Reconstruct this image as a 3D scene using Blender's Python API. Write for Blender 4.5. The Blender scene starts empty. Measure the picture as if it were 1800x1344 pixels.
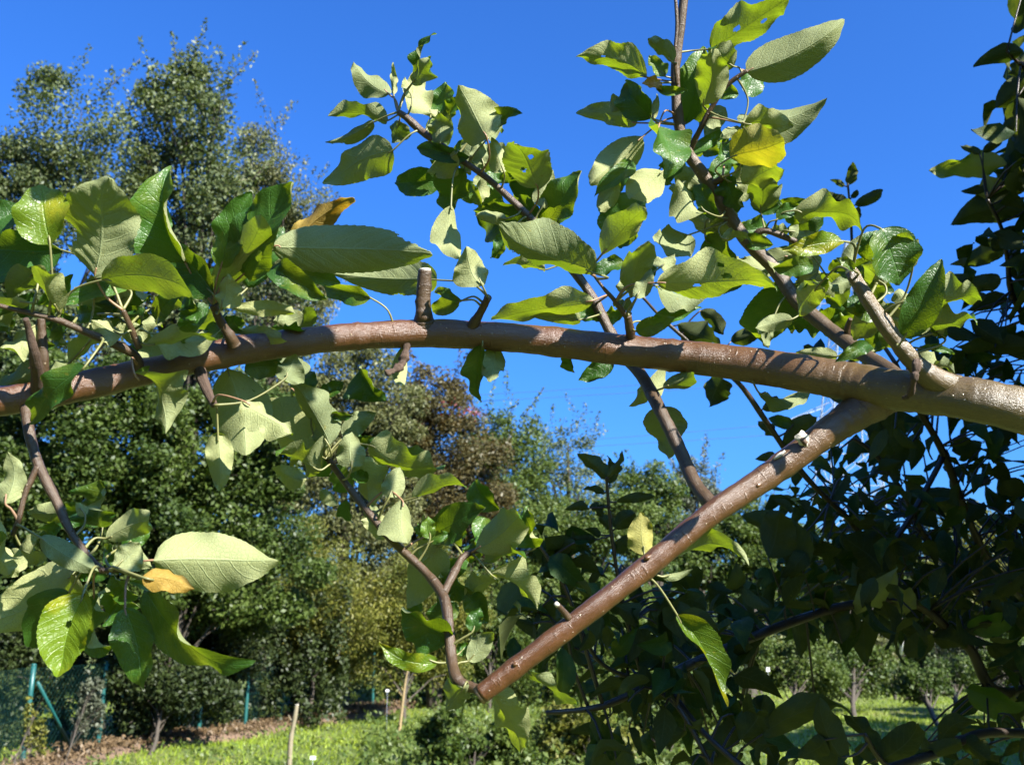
import bpy, math, random
import numpy as np
from mathutils import Vector

S = bpy.context.scene
C = S.collection
random.seed(7)
RG = np.random.default_rng(7)

# ------------------------------------------------------------------ camera
F = 1693.0                                   # focal length in photo pixels (1800 wide)
PITCH = math.radians(14.5)
CAM = Vector((0, 0, 1.6))
RIGHT = Vector((1, 0, 0))
FWD = Vector((0, math.cos(PITCH), math.sin(PITCH)))
UP = Vector((0, -math.sin(PITCH), math.cos(PITCH)))
cd = bpy.data.cameras.new('camera'); cam = bpy.data.objects.new('camera', cd); C.objects.link(cam)
cam.location = CAM
cam.rotation_euler = (math.pi / 2 + PITCH, 0, 0)
cd.sensor_width = 36; cd.lens = F / 1800 * 36
cd.clip_start = 0.02; cd.clip_end = 3000
cd.dof.use_dof = True; cd.dof.focus_distance = 0.74; cd.dof.aperture_fstop = 20
S.camera = cam

# ------------------------------------------------------------------ light
SUN = Vector((0.57, -0.574, 0.585)).normalized()
ELEV = math.asin(SUN.z); AZ = math.atan2(SUN.x, SUN.y)
w = bpy.data.worlds.new('World'); S.world = w; w.use_nodes = True
nt = w.node_tree; nt.nodes.clear()
sky = nt.nodes.new('ShaderNodeTexSky'); sky.sky_type = 'NISHITA'; sky.sun_disc = False
sky.sun_elevation = ELEV; sky.sun_rotation = AZ
sky.air_density = 1.0; sky.dust_density = 3.0; sky.ozone_density = 3.0; sky.altitude = 200
hs = nt.nodes.new('ShaderNodeHueSaturation'); hs.inputs['Saturation'].default_value = 1.06
hs.inputs['Value'].default_value = 1.05; hs.inputs['Hue'].default_value = 0.503
bg = nt.nodes.new('ShaderNodeBackground'); bg.inputs['Strength'].default_value = 0.05
wo = nt.nodes.new('ShaderNodeOutputWorld')
mu = nt.nodes.new('ShaderNodeMix'); mu.data_type = 'RGBA'; mu.blend_type = 'MULTIPLY'; mu.inputs[0].default_value = 1; mu.inputs[7].default_value = (.32, .80, 1.5, 1)
nt.links.new(sky.outputs[0], hs.inputs['Color']); nt.links.new(hs.outputs[0], mu.inputs[6]); nt.links.new(mu.outputs[2], bg.inputs[0]); nt.links.new(bg.outputs[0], wo.inputs[0])
sl = bpy.data.lights.new('sun', 'SUN'); sl.energy = 5.0; sl.angle = math.radians(0.5); sl.color = (1, 0.95, 0.86)
so = bpy.data.objects.new('sun', sl); C.objects.link(so); so.rotation_euler = SUN.to_track_quat('Z', 'Y').to_euler()
S.view_settings.view_transform = 'Standard'; S.view_settings.look = 'None'
S.view_settings.exposure = 2.0; S.view_settings.gamma = 1.0
S.cycles.max_bounces = 8; S.cycles.diffuse_bounces = 3; S.cycles.transmission_bounces = 4

# ------------------------------------------------------------------ helpers
def rayd(px, py): return RIGHT * ((px - 900) / F) + UP * ((672 - py) / F) + FWD
def P(px, py, d): return CAM + rayd(px, py) * d
def G(px, py, z=0.0):
    r = rayd(px, py); t = (z - CAM.z) / r.z
    return CAM + r * t
def tag(o, label=None, cat=None, group=None, kind=None):
    if label: o['label'] = label
    if cat: o['category'] = cat
    if group: o['group'] = group
    if kind: o['kind'] = kind
    return o
def empty(name, loc=(0, 0, 0)):
    o = bpy.data.objects.new(name, None); C.objects.link(o); o.location = loc; o.empty_display_size = .05
    return o
def meshobj(name, verts, faces, mat, parent=None, smooth=True, attrs=None, uvs=None):
    """verts Nx3, faces MxK (uniform) or list; attrs {name: per point floats}; uvs per point Nx2"""
    me = bpy.data.meshes.new(name)
    V = np.asarray(verts, dtype=np.float32)
    off = np.zeros(3, dtype=np.float32)
    if parent is not None and parent.parent is None: off = np.array(parent.location, dtype=np.float32)
    elif parent is not None: off = np.array(parent.parent.location, dtype=np.float32) + np.array(parent.location, dtype=np.float32)
    V = V - off
    if isinstance(faces, np.ndarray):
        k = faces.shape[1]; m = len(faces)
        me.vertices.add(len(V)); me.vertices.foreach_set('co', V.ravel())
        me.loops.add(m * k); me.loops.foreach_set('vertex_index', faces.astype(np.int32).ravel())
        me.polygons.add(m); me.polygons.foreach_set('loop_start', np.arange(0, m * k, k, dtype=np.int32))
    else:
        me.from_pydata([tuple(v) for v in V], [], [tuple(int(i) for i in f) for f in faces])
    me.update(calc_edges=True)
    if smooth: me.polygons.foreach_set('use_smooth', np.ones(len(me.polygons), dtype=bool))
    if attrs:
        for n, a in attrs.items():
            at = me.attributes.new(n, 'FLOAT', 'POINT'); at.data.foreach_set('value', np.asarray(a, dtype=np.float32))
    if uvs is not None:
        uv = me.uv_layers.new(name='UVMap')
        li = np.empty(len(me.loops), dtype=np.int32); me.loops.foreach_get('vertex_index', li)
        uv.data.foreach_set('uv', np.asarray(uvs, dtype=np.float32)[li].ravel())
    me.validate()
    for m_ in (mat if isinstance(mat, (list, tuple)) else [mat]): me.materials.append(m_)
    o = bpy.data.objects.new(name, me); C.objects.link(o)
    if parent is not None: o.parent = parent
    return o

class MB:
    """collects geometry (uniform quads/tris lists) for one mesh"""
    def __init__(s): s.v = []; s.f = []; s.a = {}; s.n = 0; s.uv = []
    def add(s, v, f, uv=None, **at):
        v = np.asarray(v, dtype=float)
        s.v.append(v); s.f += [tuple(int(i) + s.n for i in q) for q in f]; s.n += len(v)
        for k_, x in at.items(): s.a.setdefault(k_, []).append(np.broadcast_to(np.asarray(x, float), (len(v),)))
        s.uv.append(uv if uv is not None else np.zeros((len(v), 2)))
    def build(s, name, mat, parent=None, smooth=True, uv=False):
        return meshobj(name, np.concatenate(s.v), s.f, mat, parent, smooth, {k: np.concatenate(x) for k, x in s.a.items()},
                       np.concatenate(s.uv) if uv else None)

def smooth_path(pts, rad, sub=6):
    pts = [np.array(p, float) for p in pts]; n = len(pts)
    out = []; ro = []
    for i in range(n - 1):
        p0 = pts[max(i - 1, 0)]; p1 = pts[i]; p2 = pts[i + 1]; p3 = pts[min(i + 2, n - 1)]
        for j in range(sub):
            t = j / sub
            out.append(.5 * ((2 * p1) + (-p0 + p2) * t + (2 * p0 - 5 * p1 + 4 * p2 - p3) * t * t + (-p0 + 3 * p1 - 3 * p2 + p3) * t ** 3))
            ro.append(rad[i] * (1 - t) + rad[i + 1] * t)
    out.append(pts[-1]); ro.append(rad[-1])
    return np.array(out), np.array(ro)

def tube(pts, rad, seg=12, sub=6, wob=0.0, caps=True, seed=0, rings=None):
    """swept tube -> verts, faces, along (m), smooth path"""
    p, r = smooth_path(pts, rad, sub) if sub > 1 else (np.array([np.array(q, float) for q in pts]), np.array(rad, float))
    rg = np.random.default_rng(seed + 11)
    n = len(p)
    if wob:
        ph = rg.random(6) * 6.28
        s_ = np.linspace(0, 1, n) * n
        r = r * (1 + wob * (np.sin(s_ * .7 + ph[0]) + .6 * np.sin(s_ * 1.9 + ph[1]) + rg.normal(0, .35, n)))
    t = np.gradient(p, axis=0); t /= np.linalg.norm(t, axis=1)[:, None] + 1e-12
    ref = np.array([0, 0, 1.]) if abs(t[0][2]) < .9 else np.array([1., 0, 0])
    a = np.cross(t[0], ref); a /= np.linalg.norm(a)
    V = []; al = 0; A = []
    for i in range(n):
        a = a - t[i] * a.dot(t[i]); a /= np.linalg.norm(a); b = np.cross(t[i], a)
        if i: al += np.linalg.norm(p[i] - p[i - 1])
        for k in range(seg):
            th = 6.28318 * k / seg
            rr = r[i] * (1 + (wob * .8 * math.sin(th * 2 + i * .15 + seed) if wob else 0))
            V.append(p[i] + (a * math.cos(th) + b * math.sin(th)) * rr); A.append(al)
    Fc = []
    for i in range(n - 1):
        for k in range(seg):
            k2 = (k + 1) % seg
            Fc.append((i * seg + k, i * seg + k2, (i + 1) * seg + k2, (i + 1) * seg + k))
    if caps:
        Fc.append(tuple(range(seg))[::-1]); Fc.append(tuple((n - 1) * seg + k for k in range(seg)))
    return np.array(V), Fc, np.array(A), p

def boxv(cx, cy, cz, sx, sy, sz):
    v = [(cx + sx * a / 2, cy + sy * b / 2, cz + sz * c / 2) for a in (-1, 1) for b in (-1, 1) for c in (-1, 1)]
    return v, [(0, 1, 3, 2), (4, 6, 7, 5), (0, 4, 5, 1), (2, 3, 7, 6), (0, 2, 6, 4), (1, 5, 7, 3)]

# ------------------------------------------------------------------ materials
def newmat(name):
    m = bpy.data.materials.new(name); m.use_nodes = True; n = m.node_tree; n.nodes.clear()
    return m, n
def nd(n, t, **kw):
    x = n.nodes.new(t)
    for k, v in kw.items():
        if k.startswith('i_'):
            key = k[2:]; x.inputs[int(key) if key.isdigit() else key.replace('_', ' ')].default_value = v
        else: setattr(x, k, v)
    return x
def ramp(n, stops, fac, interp='LINEAR'):
    r = nd(n, 'ShaderNodeValToRGB'); r.color_ramp.interpolation = interp
    e = r.color_ramp.elements
    while len(e) < len(stops): e.new(0.5)
    for i, (p, c) in enumerate(stops):
        e[i].position = p; e[i].color = (*c, 1) if len(c) == 3 else c
    n.links.new(fac, r.inputs[0]); return r.outputs[0]
def mixc(n, f, a, b, typ='MIX'):
    m = nd(n, 'ShaderNodeMix', data_type='RGBA', blend_type=typ)
    L = n.links
    for idx, x in ((0, f), (6, a), (7, b)):
        if isinstance(x, (int, float)): m.inputs[idx].default_value = x
        elif isinstance(x, tuple): m.inputs[idx].default_value = (*x, 1)
        else: L.new(x, m.inputs[idx])
    return m.outputs[2]
def mth(n, op, a, b=None, c=None, clamp=False):
    m = nd(n, 'ShaderNodeMath', operation=op); m.use_clamp = clamp
    for i, x in enumerate((a, b, c)):
        if x is None: continue
        if isinstance(x, (int, float)): m.inputs[i].default_value = x
        else: n.links.new(x, m.inputs[i])
    return m.outputs[0]

def leaf_mat(name, top, under, trans, spots=0.35, spotcol=(.30, .24, .03), yel=(.35, .36, .02), yamt=.15, rough=.38, tr=.42, spec=.42):
    m, n = newmat(name); L = n.links
    uv = nd(n, 'ShaderNodeUVMap'); sp = nd(n, 'ShaderNodeSeparateXYZ'); L.new(uv.outputs[0], sp.inputs[0])
    at = nd(n, 'ShaderNodeAttribute', attribute_name='var')
    u = sp.outputs[0]; v = mth(n, 'ABSOLUTE', mth(n, 'MULTIPLY_ADD', sp.outputs[1], 2.0, -1.0))
    # side veins
    q = mth(n, 'SUBTRACT', mth(n, 'MULTIPLY', u, 7.5), mth(n, 'MULTIPLY', mth(n, 'POWER', v, 1.25), 1.7))
    tex = nd(n, 'ShaderNodeTexCoord')
    nz = nd(n, 'ShaderNodeTexNoise', i_Scale=60.0, i_Detail=3.0); L.new(tex.outputs['Object'], nz.inputs['Vector'])
    q = mth(n, 'ADD', q, mth(n, 'MULTIPLY', mth(n, 'SUBTRACT', nz.outputs[0], .5), .35))
    fr = mth(n, 'ABSOLUTE', mth(n, 'SUBTRACT', mth(n, 'FRACT', q), .5))          # 0 on the vein
    vein = mth(n, 'SUBTRACT', 1.0, mth(n, 'MULTIPLY', fr, 14.0), clamp=True)
    mid = mth(n, 'SUBTRACT', 1.0, mth(n, 'MULTIPLY', v, 20.0), clamp=True)
    vv = mth(n, 'MAXIMUM', mth(n, 'MULTIPLY', vein, .55), mid)
    # fine net of veinlets
    vo = nd(n, 'ShaderNodeTexVoronoi', feature='DISTANCE_TO_EDGE', i_Scale=420.0); L.new(tex.outputs['Object'], vo.inputs['Vector'])
    net = mth(n, 'SUBTRACT', 1.0, mth(n, 'MULTIPLY', vo.outputs[0], 9.0), clamp=True)
    # blotches
    n2 = nd(n, 'ShaderNodeTexNoise', i_Scale=26.0, i_Detail=4.0, i_Roughness=.6); L.new(tex.outputs['Object'], n2.inputs['Vector'])
    bl = nd(n, 'ShaderNodeMapRange', i_1=.52, i_2=.72); L.new(n2.outputs[0], bl.inputs[0])
    n3 = nd(n, 'ShaderNodeTexNoise', i_Scale=190.0, i_Detail=2.0); L.new(tex.outputs['Object'], n3.inputs['Vector'])
    sc = nd(n, 'ShaderNodeMapRange', i_1=.70, i_2=.76); L.new(n3.outputs[0], sc.inputs[0])
    geo = nd(n, 'ShaderNodeNewGeometry')
    hue = lambda col: mixc(n, at.outputs['Fac'], tuple(c * .72 for c in col), tuple(min(c * 1.3, .9) for c in (col[0] * 1.15, col[1], col[2])))
    topc = mixc(n, mth(n, 'MULTIPLY', bl.outputs[0], yamt * 1.6, clamp=True), hue(top), yel)
    topc = mixc(n, mth(n, 'MULTIPLY', vv, .45), topc, tuple(min(c * 2.2 + .03, .8) for c in top))
    undc = mixc(n, mth(n, 'MULTIPLY', bl.outputs[0], yamt, clamp=True), hue(under), tuple(min(.6, a * .5 + b * .8) for a, b in zip(yel, under)))
    undc = mixc(n, mth(n, 'MULTIPLY', net, .28), undc, tuple(c * .62 for c in under))
    undc = mixc(n, mth(n, 'MULTIPLY', vv, .5), undc, tuple(min(c * 1.35 + .04, .85) for c in under))
    col = mixc(n, geo.outputs['Backfacing'], topc, undc)
    col = mixc(n, mth(n, 'MULTIPLY', sc.outputs[0], spots), col, spotcol)
    trc = mixc(n, mth(n, 'MULTIPLY', bl.outputs[0], yamt * 2, clamp=True), hue(trans), tuple(min(c * 1.3, .8) for c in yel))
    trc = mixc(n, mth(n, 'MULTIPLY', vv, .45), trc, tuple(c * .45 for c in trans))
    trc = mixc(n, mth(n, 'MULTIPLY', sc.outputs[0], spots), trc, (.03, .015, .0))
    # bump
    hgt = mth(n, 'ADD', mth(n, 'MULTIPLY', vv, -.8), mth(n, 'MULTIPLY', nz.outputs[0], 1.3))
    hgt = mth(n, 'ADD', hgt, mth(n, 'MULTIPLY', net, -.25))
    bp = nd(n, 'ShaderNodeBump', i_Strength=.55, i_Distance=.0009); L.new(hgt, bp.inputs['Height'])
    pr = nd(n, 'ShaderNodeBsdfPrincipled'); L.new(col, pr.inputs['Base Color']); L.new(bp.outputs[0], pr.inputs['Normal'])
    L.new(mth(n, 'MULTIPLY_ADD', geo.outputs['Backfacing'], .32, rough), pr.inputs['Roughness'])
    pr.inputs['Specular IOR Level'].default_value = spec
    tl = nd(n, 'ShaderNodeBsdfTranslucent'); L.new(trc, tl.inputs[0]); L.new(bp.outputs[0], tl.inputs['Normal'])
    mx = nd(n, 'ShaderNodeMixShader'); mx.inputs[0].default_value = tr
    L.new(pr.outputs[0], mx.inputs[1]); L.new(tl.outputs[0], mx.inputs[2])
    o = nd(n, 'ShaderNodeOutputMaterial'); L.new(mx.outputs[0], o.inputs[0])
    return m

M = {}
M['leaf'] = leaf_mat('apple_leaf', (.026, .082, .009), (.215, .26, .115), (.15, .24, .004), tr=.38, spec=.45, rough=.42)
M['yellowing'] = leaf_mat('apple_leaf_yellowing', (.07, .13, .006), (.21, .22, .06), (.22, .26, .005), yel=(.31, .27, .008), yamt=.6)
M['autumn'] = leaf_mat('apple_leaf_autumn', (.28, .12, .006), (.30, .21, .035), (.34, .16, .005), yel=(.35, .26, .02), yamt=.5, spots=.8, spotcol=(.12, .05, .01))
M['backleaf_shaded'] = leaf_mat('back_leaf_shaded', (.016, .045, .007), (.045, .062, .022), (.05, .09, .004), tr=.25, rough=.55, spec=.2)  # darker copy of the apple leaf, the tree's shade put into its colour

def bark_mat(name, base, base2, spec=(.20, .16, .10), scale=1.0, rough=.42, lent=1.0, bump=.5, coat=0.0):
    m, n = newmat(name); L = n.links
    tc = nd(n, 'ShaderNodeTexCoord'); at = nd(n, 'ShaderNodeAttribute', attribute_name='age')
    n1 = nd(n, 'ShaderNodeTexNoise', i_Scale=38.0 * scale, i_Detail=8.0, i_Roughness=.65); L.new(tc.outputs['Object'], n1.inputs['Vector'])
    n2 = nd(n, 'ShaderNodeTexNoise', i_Scale=260.0 * scale, i_Detail=4.0, i_Roughness=.7); L.new(tc.outputs['Object'], n2.inputs['Vector'])
    n4 = nd(n, 'ShaderNodeTexNoise', i_Scale=900.0 * scale, i_Detail=2.0, i_Roughness=.7); L.new(tc.outputs['Object'], n4.inputs['Vector'])
    vo = nd(n, 'ShaderNodeTexVoronoi', i_Scale=210.0 * scale, i_Randomness=1.0); L.new(tc.outputs['Object'], vo.inputs['Vector'])
    col = mixc(n, at.outputs['Fac'], base, base2)
    uvn = nd(n, 'ShaderNodeUVMap'); mp = nd(n, 'ShaderNodeMapping'); mp.inputs['Scale'].default_value = (1.0, 14.0, 1.0); L.new(uvn.outputs[0], mp.inputs[0])
    fb = nd(n, 'ShaderNodeTexNoise', i_Scale=110.0 * scale, i_Detail=6.0, i_Roughness=.7); L.new(mp.outputs[0], fb.inputs['Vector'])
    mp2 = nd(n, 'ShaderNodeMapping'); mp2.inputs['Scale'].default_value = (5.0, 1.0, 1.0); L.new(uvn.outputs[0], mp2.inputs[0])
    rg_ = nd(n, 'ShaderNodeTexNoise', i_Scale=55.0 * scale, i_Detail=3.0); L.new(mp2.outputs[0], rg_.inputs['Vector'])
    fr_ = nd(n, 'ShaderNodeMapRange', i_1=.4, i_2=.65); L.new(fb.outputs[0], fr_.inputs[0])
    col = mixc(n, mth(n, 'MULTIPLY', fr_.outputs[0], .45), col, mixc(n, 1.0, col, (1.8, 1.65, 1.4), 'MULTIPLY'))
    rr_ = nd(n, 'ShaderNodeMapRange', i_1=.62, i_2=.7); L.new(rg_.outputs[0], rr_.inputs[0])
    col = mixc(n, mth(n, 'MULTIPLY', rr_.outputs[0], .3), col, mixc(n, 1.0, col, (.5, .5, .5), 'MULTIPLY'))
    col = mixc(n, mth(n, 'MULTIPLY', n1.outputs[0], 1.0), mixc(n, 1.0, col, (.55, .5, .48), 'MULTIPLY'), mixc(n, 1.0, col, (1.5, 1.42, 1.25), 'MULTIPLY'))
    fine = nd(n, 'ShaderNodeMapRange', i_1=.35, i_2=.7); L.new(n2.outputs[0], fine.inputs[0])
    col = mixc(n, mth(n, 'MULTIPLY', fine.outputs[0], .3), col, mixc(n, 1.0, col, (.45, .42, .4), 'MULTIPLY'))
    # pale lenticels
    lt = nd(n, 'ShaderNodeMapRange', i_1=.17, i_2=.10); L.new(vo.outputs['Distance'], lt.inputs[0])
    rnd = nd(n, 'ShaderNodeSeparateColor'); L.new(vo.outputs['Color'], rnd.inputs[0])
    sel = mth(n, 'GREATER_THAN', rnd.outputs[0], 1 - .42 * lent)
    lf = mth(n, 'MULTIPLY', lt.outputs[0], sel)
    col = mixc(n, mth(n, 'MULTIPLY', lf, .75), col, spec)
    h = mth(n, 'ADD', mth(n, 'MULTIPLY', n1.outputs[0], 1.2), mth(n, 'MULTIPLY', n2.outputs[0], .55))
    h = mth(n, 'ADD', h, mth(n, 'MULTIPLY', lf, .5)); h = mth(n, 'ADD', h, mth(n, 'MULTIPLY', fb.outputs[0], .9)); h = mth(n, 'ADD', h, mth(n, 'MULTIPLY', rr_.outputs[0], .35)); h = mth(n, 'ADD', h, mth(n, 'MULTIPLY', n4.outputs[0], .22))
    bp = nd(n, 'ShaderNodeBump', i_Strength=bump, i_Distance=.0012 / scale); L.new(h, bp.inputs['Height'])
    pr = nd(n, 'ShaderNodeBsdfPrincipled'); L.new(col, pr.inputs['Base Color']); L.new(bp.outputs[0], pr.inputs['Normal'])
    L.new(mth(n, 'MULTIPLY_ADD', n1.outputs[0], .3, rough - .13), pr.inputs['Roughness'])
    pr.inputs['Specular IOR Level'].default_value = .5; pr.inputs['Coat Weight'].default_value = coat; pr.inputs['Coat Roughness'].default_value = .33; L.new(bp.outputs[0], pr.inputs['Coat Normal'])
    o = nd(n, 'ShaderNodeOutputMaterial'); L.new(pr.outputs[0], o.inputs[0])
    return m
M['bark'] = bark_mat('apple_bark', (.066, .027, .0075), (.072, .054, .022), rough=.31, bump=.6, coat=.45)
M['shoot_bark'] = bark_mat('shoot_bark', (.042, .026, .013), (.07, .052, .03), lent=.6, bump=.6, coat=.05)
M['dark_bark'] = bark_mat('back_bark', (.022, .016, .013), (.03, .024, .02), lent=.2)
M['tree_bark'] = bark_mat('tree_bark', (.026, .022, .018), (.05, .043, .035), scale=.05, rough=.8, lent=.3, bump=1)
M['rough_bark'] = bark_mat('spur_bark', (.055, .035, .025), (.09, .06, .045), rough=.75, lent=.1, bump=1.0)

def plain(name, col, rough=.6, noise=.25, scale=30, metallic=0, bump=0.0):
    m, n = newmat(name); L = n.links
    tc = nd(n, 'ShaderNodeTexCoord'); nz = nd(n, 'ShaderNodeTexNoise', i_Scale=float(scale), i_Detail=5.0); L.new(tc.outputs['Object'], nz.inputs['Vector'])
    c = mixc(n, nz.outputs[0], tuple(x * (1 - noise) for x in col), tuple(min(x * (1 + noise), .95) for x in col))
    pr = nd(n, 'ShaderNodeBsdfPrincipled', i_Roughness=rough, i_Metallic=metallic); L.new(c, pr.inputs['Base Color'])
    if bump:
        bp = nd(n, 'ShaderNodeBump', i_Strength=bump, i_Distance=.002); L.new(nz.outputs[0], bp.inputs['Height']); L.new(bp.outputs[0], pr.inputs['Normal'])
    o = nd(n, 'ShaderNodeOutputMaterial'); L.new(pr.outputs[0], o.inputs[0]); return m
M['cut'] = plain('cut_wood', (.25, .17, .10), .8, .3, 400, bump=.4)
M['palecut'] = plain('weathered_cut_wood', (.40, .37, .31), .85, .25, 500, bump=.4)
M['petiole'] = plain('petiole_skin', (.13, .13, .045), .5, .3, 120)
M['redpetiole'] = plain('petiole_skin_red', (.19, .11, .06), .5, .3, 120)
M['post'] = plain('green_painted_steel', (.006, .065, .062), .45, .25, 6)
M['wire'] = plain('green_coated_wire', (.006, .05, .045), .5, .2, 6)
M['steel'] = plain('galvanised_steel', (.30, .33, .40), .5, .1, 1)  # bluish tint puts the pylon's distance haze into the colour
M['line'] = plain('power_line', (.03, .06, .11), .6, .1, 1)
M['white'] = plain('white_paint', (.6, .6, .58), .5, .08, 5)
M['straw'] = plain('dry_stalk', (.26, .19, .09), .8, .35, 40)
M['stake'] = plain('stake_wood', (.20, .17, .11), .8, .4, 40, bump=.5)

def foliage_mat(name, c1, c2, trans, tr=.3):
    m, n = newmat(name); L = n.links
    at = nd(n, 'ShaderNodeAttribute', attribute_name='var')
    tc = nd(n, 'ShaderNodeTexCoord'); nz = nd(n, 'ShaderNodeTexNoise', i_Scale=.55, i_Detail=3.0); L.new(tc.outputs['Object'], nz.inputs['Vector'])
    f = mth(n, 'MULTIPLY_ADD', nz.outputs[0], .9, mth(n, 'MULTIPLY_ADD', at.outputs['Fac'], .8, -.38), clamp=True)
    c = mixc(n, f, c1, c2)
    pr = nd(n, 'ShaderNodeBsdfPrincipled', i_Roughness=.5); L.new(c, pr.inputs['Base Color']); pr.inputs['Specular IOR Level'].default_value = .3
    tl = nd(n, 'ShaderNodeBsdfTranslucent'); L.new(mixc(n, f, trans, tuple(x * 1.5 for x in trans)), tl.inputs[0])
    mx = nd(n, 'ShaderNodeMixShader'); mx.inputs[0].default_value = tr
    L.new(pr.outputs[0], mx.inputs[1]); L.new(tl.outputs[0], mx.inputs[2])
    o = nd(n, 'ShaderNodeOutputMaterial'); L.new(mx.outputs[0], o.inputs[0]); return m
M['f_dark'] = foliage_mat('foliage_dark', (.022, .042, .008), (.078, .11, .020), (.04, .075, .005))
M['f_olive'] = foliage_mat('foliage_olive', (.045, .065, .025), (.135, .155, .062), (.08, .11, .015))
M['f_birch'] = foliage_mat('foliage_birch', (0.063, 0.074, 0.026), (0.153, 0.153, 0.057), (0.091, 0.102, 0.017))
M['f_red'] = foliage_mat('foliage_red', (.05, .05, .018), (.11, .085, .033), (0.091, 0.057, 0.011))
M['f_crimson'] = foliage_mat('foliage_crimson', (0.170, 0.028, 0.028), (0.238, 0.057, 0.057), (0.170, 0.028, 0.017))
M['f_green'] = foliage_mat('foliage_green', (0.034, 0.063, 0.011), (0.096, 0.125, 0.026), (0.068, 0.102, 0.009))
M['f_yellow'] = foliage_mat('foliage_yellow', (0.074, 0.091, 0.015), (0.170, 0.159, 0.028), (0.114, 0.136, 0.011))
M['f_grey'] = foliage_mat('foliage_grey', (0.057, 0.068, 0.043), (0.136, 0.148, 0.096), (0.057, 0.074, 0.028))
M['f_shade'] = foliage_mat('foliage_shade', (.010, .018, .005), (.042, .058, .014), (.02, .04, .004), .2)  # leaf colour darkened: the shade of the hollow is put into it
M['f_litter'] = foliage_mat('leaf_litter', (.06, .038, .02), (.14, .095, .05), (.1, .05, .02), .1)
M['grassblade'] = foliage_mat('grass_blade', (.10, .16, .009), (.23, .28, .028), (.11, .17, .006))

def ground_mat():
    m, n = newmat('ground_grass'); L = n.links
    tc = nd(n, 'ShaderNodeTexCoord'); 
    a = nd(n, 'ShaderNodeTexNoise', i_Scale=.5, i_Detail=6.0, i_Roughness=.6); L.new(tc.outputs['Object'], a.inputs['Vector'])
    b = nd(n, 'ShaderNodeTexNoise', i_Scale=14.0, i_Detail=5.0, i_Roughness=.7); L.new(tc.outputs['Object'], b.inputs['Vector'])
    c = ramp(n, [(.3, (.06, .085, .012)), (.5, (.10, .135, .02)), (.7, (.17, .155, .05))], a.outputs[0])
    c = mixc(n, b.outputs[0], mixc(n, 1.0, c, (.55, .6, .5), 'MULTIPLY'), mixc(n, 1.0, c, (1.35, 1.3, 1.2), 'MULTIPLY'))
    bp = nd(n, 'ShaderNodeBump', i_Strength=1.0, i_Distance=.05); L.new(b.outputs[0], bp.inputs['Height'])
    pr = nd(n, 'ShaderNodeBsdfPrincipled', i_Roughness=.9); L.new(c, pr.inputs['Base Color']); L.new(bp.outputs[0], pr.inputs['Normal'])
    o = nd(n, 'ShaderNodeOutputMaterial'); L.new(pr.outputs[0], o.inputs[0]); return m
M['ground'] = ground_mat()
M['soil'] = plain('mulch_soil', (.11, .07, .045), .95, .55, 9, bump=1.0)

# ------------------------------------------------------------------ ground
gx = np.concatenate([np.linspace(-300, -25, 12), np.linspace(-24, 24, 97), np.linspace(25, 300, 12)])
gy = np.concatenate([np.linspace(-100, -5, 6), np.linspace(-4, 60, 129), np.linspace(64, 600, 14)])
X, Y = np.meshgrid(gx, gy)
def gz(x, y): return .035 * np.sin(x * 1.1 + .4 * y) + .03 * np.sin(y * 1.7 - x * .6) - .05
Z = gz(X, Y); nx_, ny_ = len(gx), len(gy)
I = np.arange(nx_ * ny_).reshape(ny_, nx_)
Fq = np.stack([I[:-1, :-1], I[:-1, 1:], I[1:, 1:], I[1:, :-1]], -1).reshape(-1, 4)
g = meshobj('ground', np.stack([X, Y, Z], -1).reshape(-1, 3), Fq, M['ground']); tag(g, kind='structure')

# fence line: ground pixels of its posts
FP = [(-75, 1405), (38, 1352), (171, 1318), (253, 1306), (348, 1296), (430, 1285), (492, 1271), (548, 1262), (606, 1253), (655, 1246), (700, 1240)]
FG = [G(*p) for p in FP]
# mulch strip along the fence
mv = []; mf = []
for i, p in enumerate(FG):
    t = (FG[min(i + 1, len(FG) - 1)] - FG[max(i - 1, 0)]).normalized(); s_ = Vector((t.y, -t.x, 0))
    for k in range(7):
        q = p + s_ * ((k - 1.6) * .13 + random.uniform(-.08, .08))
        zz = gz(q.x, q.y) + .06 + .05 * math.sin(k / 6 * math.pi) + random.uniform(0, .03)
        mv.append((q.x, q.y, zz if k not in (0, 6) else zz - .12))
    if i:
        for k in range(6): a = (i - 1) * 7 + k; mf.append((a, a + 1, a + 8, a + 7))
soil = meshobj('mulch_strip', mv, mf, M['soil']); tag(soil, kind='structure')

# ------------------------------------------------------------------ leaf cards for far foliage (small folded leaves, real geometry)
def leaf_cloud(centres, size, mat, name, parent, aspect=.55, up=.35, var=None, droop=0.0, scatter=.35):
    """centres Nx3; makes one rhombic leaf (2 tris folded on the midrib -> 4 verts quad) each"""
    N = len(centres); c = np.asarray(centres)
    d = RG.normal(0, 1, (N, 3)); d[:, 2] -= droop; d /= np.linalg.norm(d, axis=1)[:, None]
    nrm = RG.normal(0, 1, (N, 3)); nrm[:, 2] += up * 3; nrm[:, 1] -= up
    s = np.cross(d, nrm); s /= np.linalg.norm(s, axis=1)[:, None] + 1e-9
    nn = np.cross(s, d)
    L = size * (1 + RG.normal(0, scatter * .6, N)).clip(.45, 1.9)[:, None]
    wv = L * aspect * .5
    v0 = c - d * L * .5; v2 = c + d * L * .5 - nn * L * .08
    v1 = c + s * wv + nn * L * .07 - d * L * .06; v3 = c - s * wv + nn * L * .07 - d * L * .06
    V = np.stack([v0, v1, v2, v3], 1).reshape(-1, 3)
    Fc = np.arange(N * 4).reshape(N, 4)
    va = RG.random(N) if var is None else np.clip(var + RG.normal(0, .2, N), 0, 1)
    return meshobj(name, V, Fc, mat, parent, smooth=False, attrs={'var': np.repeat(va, 4)})

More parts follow.
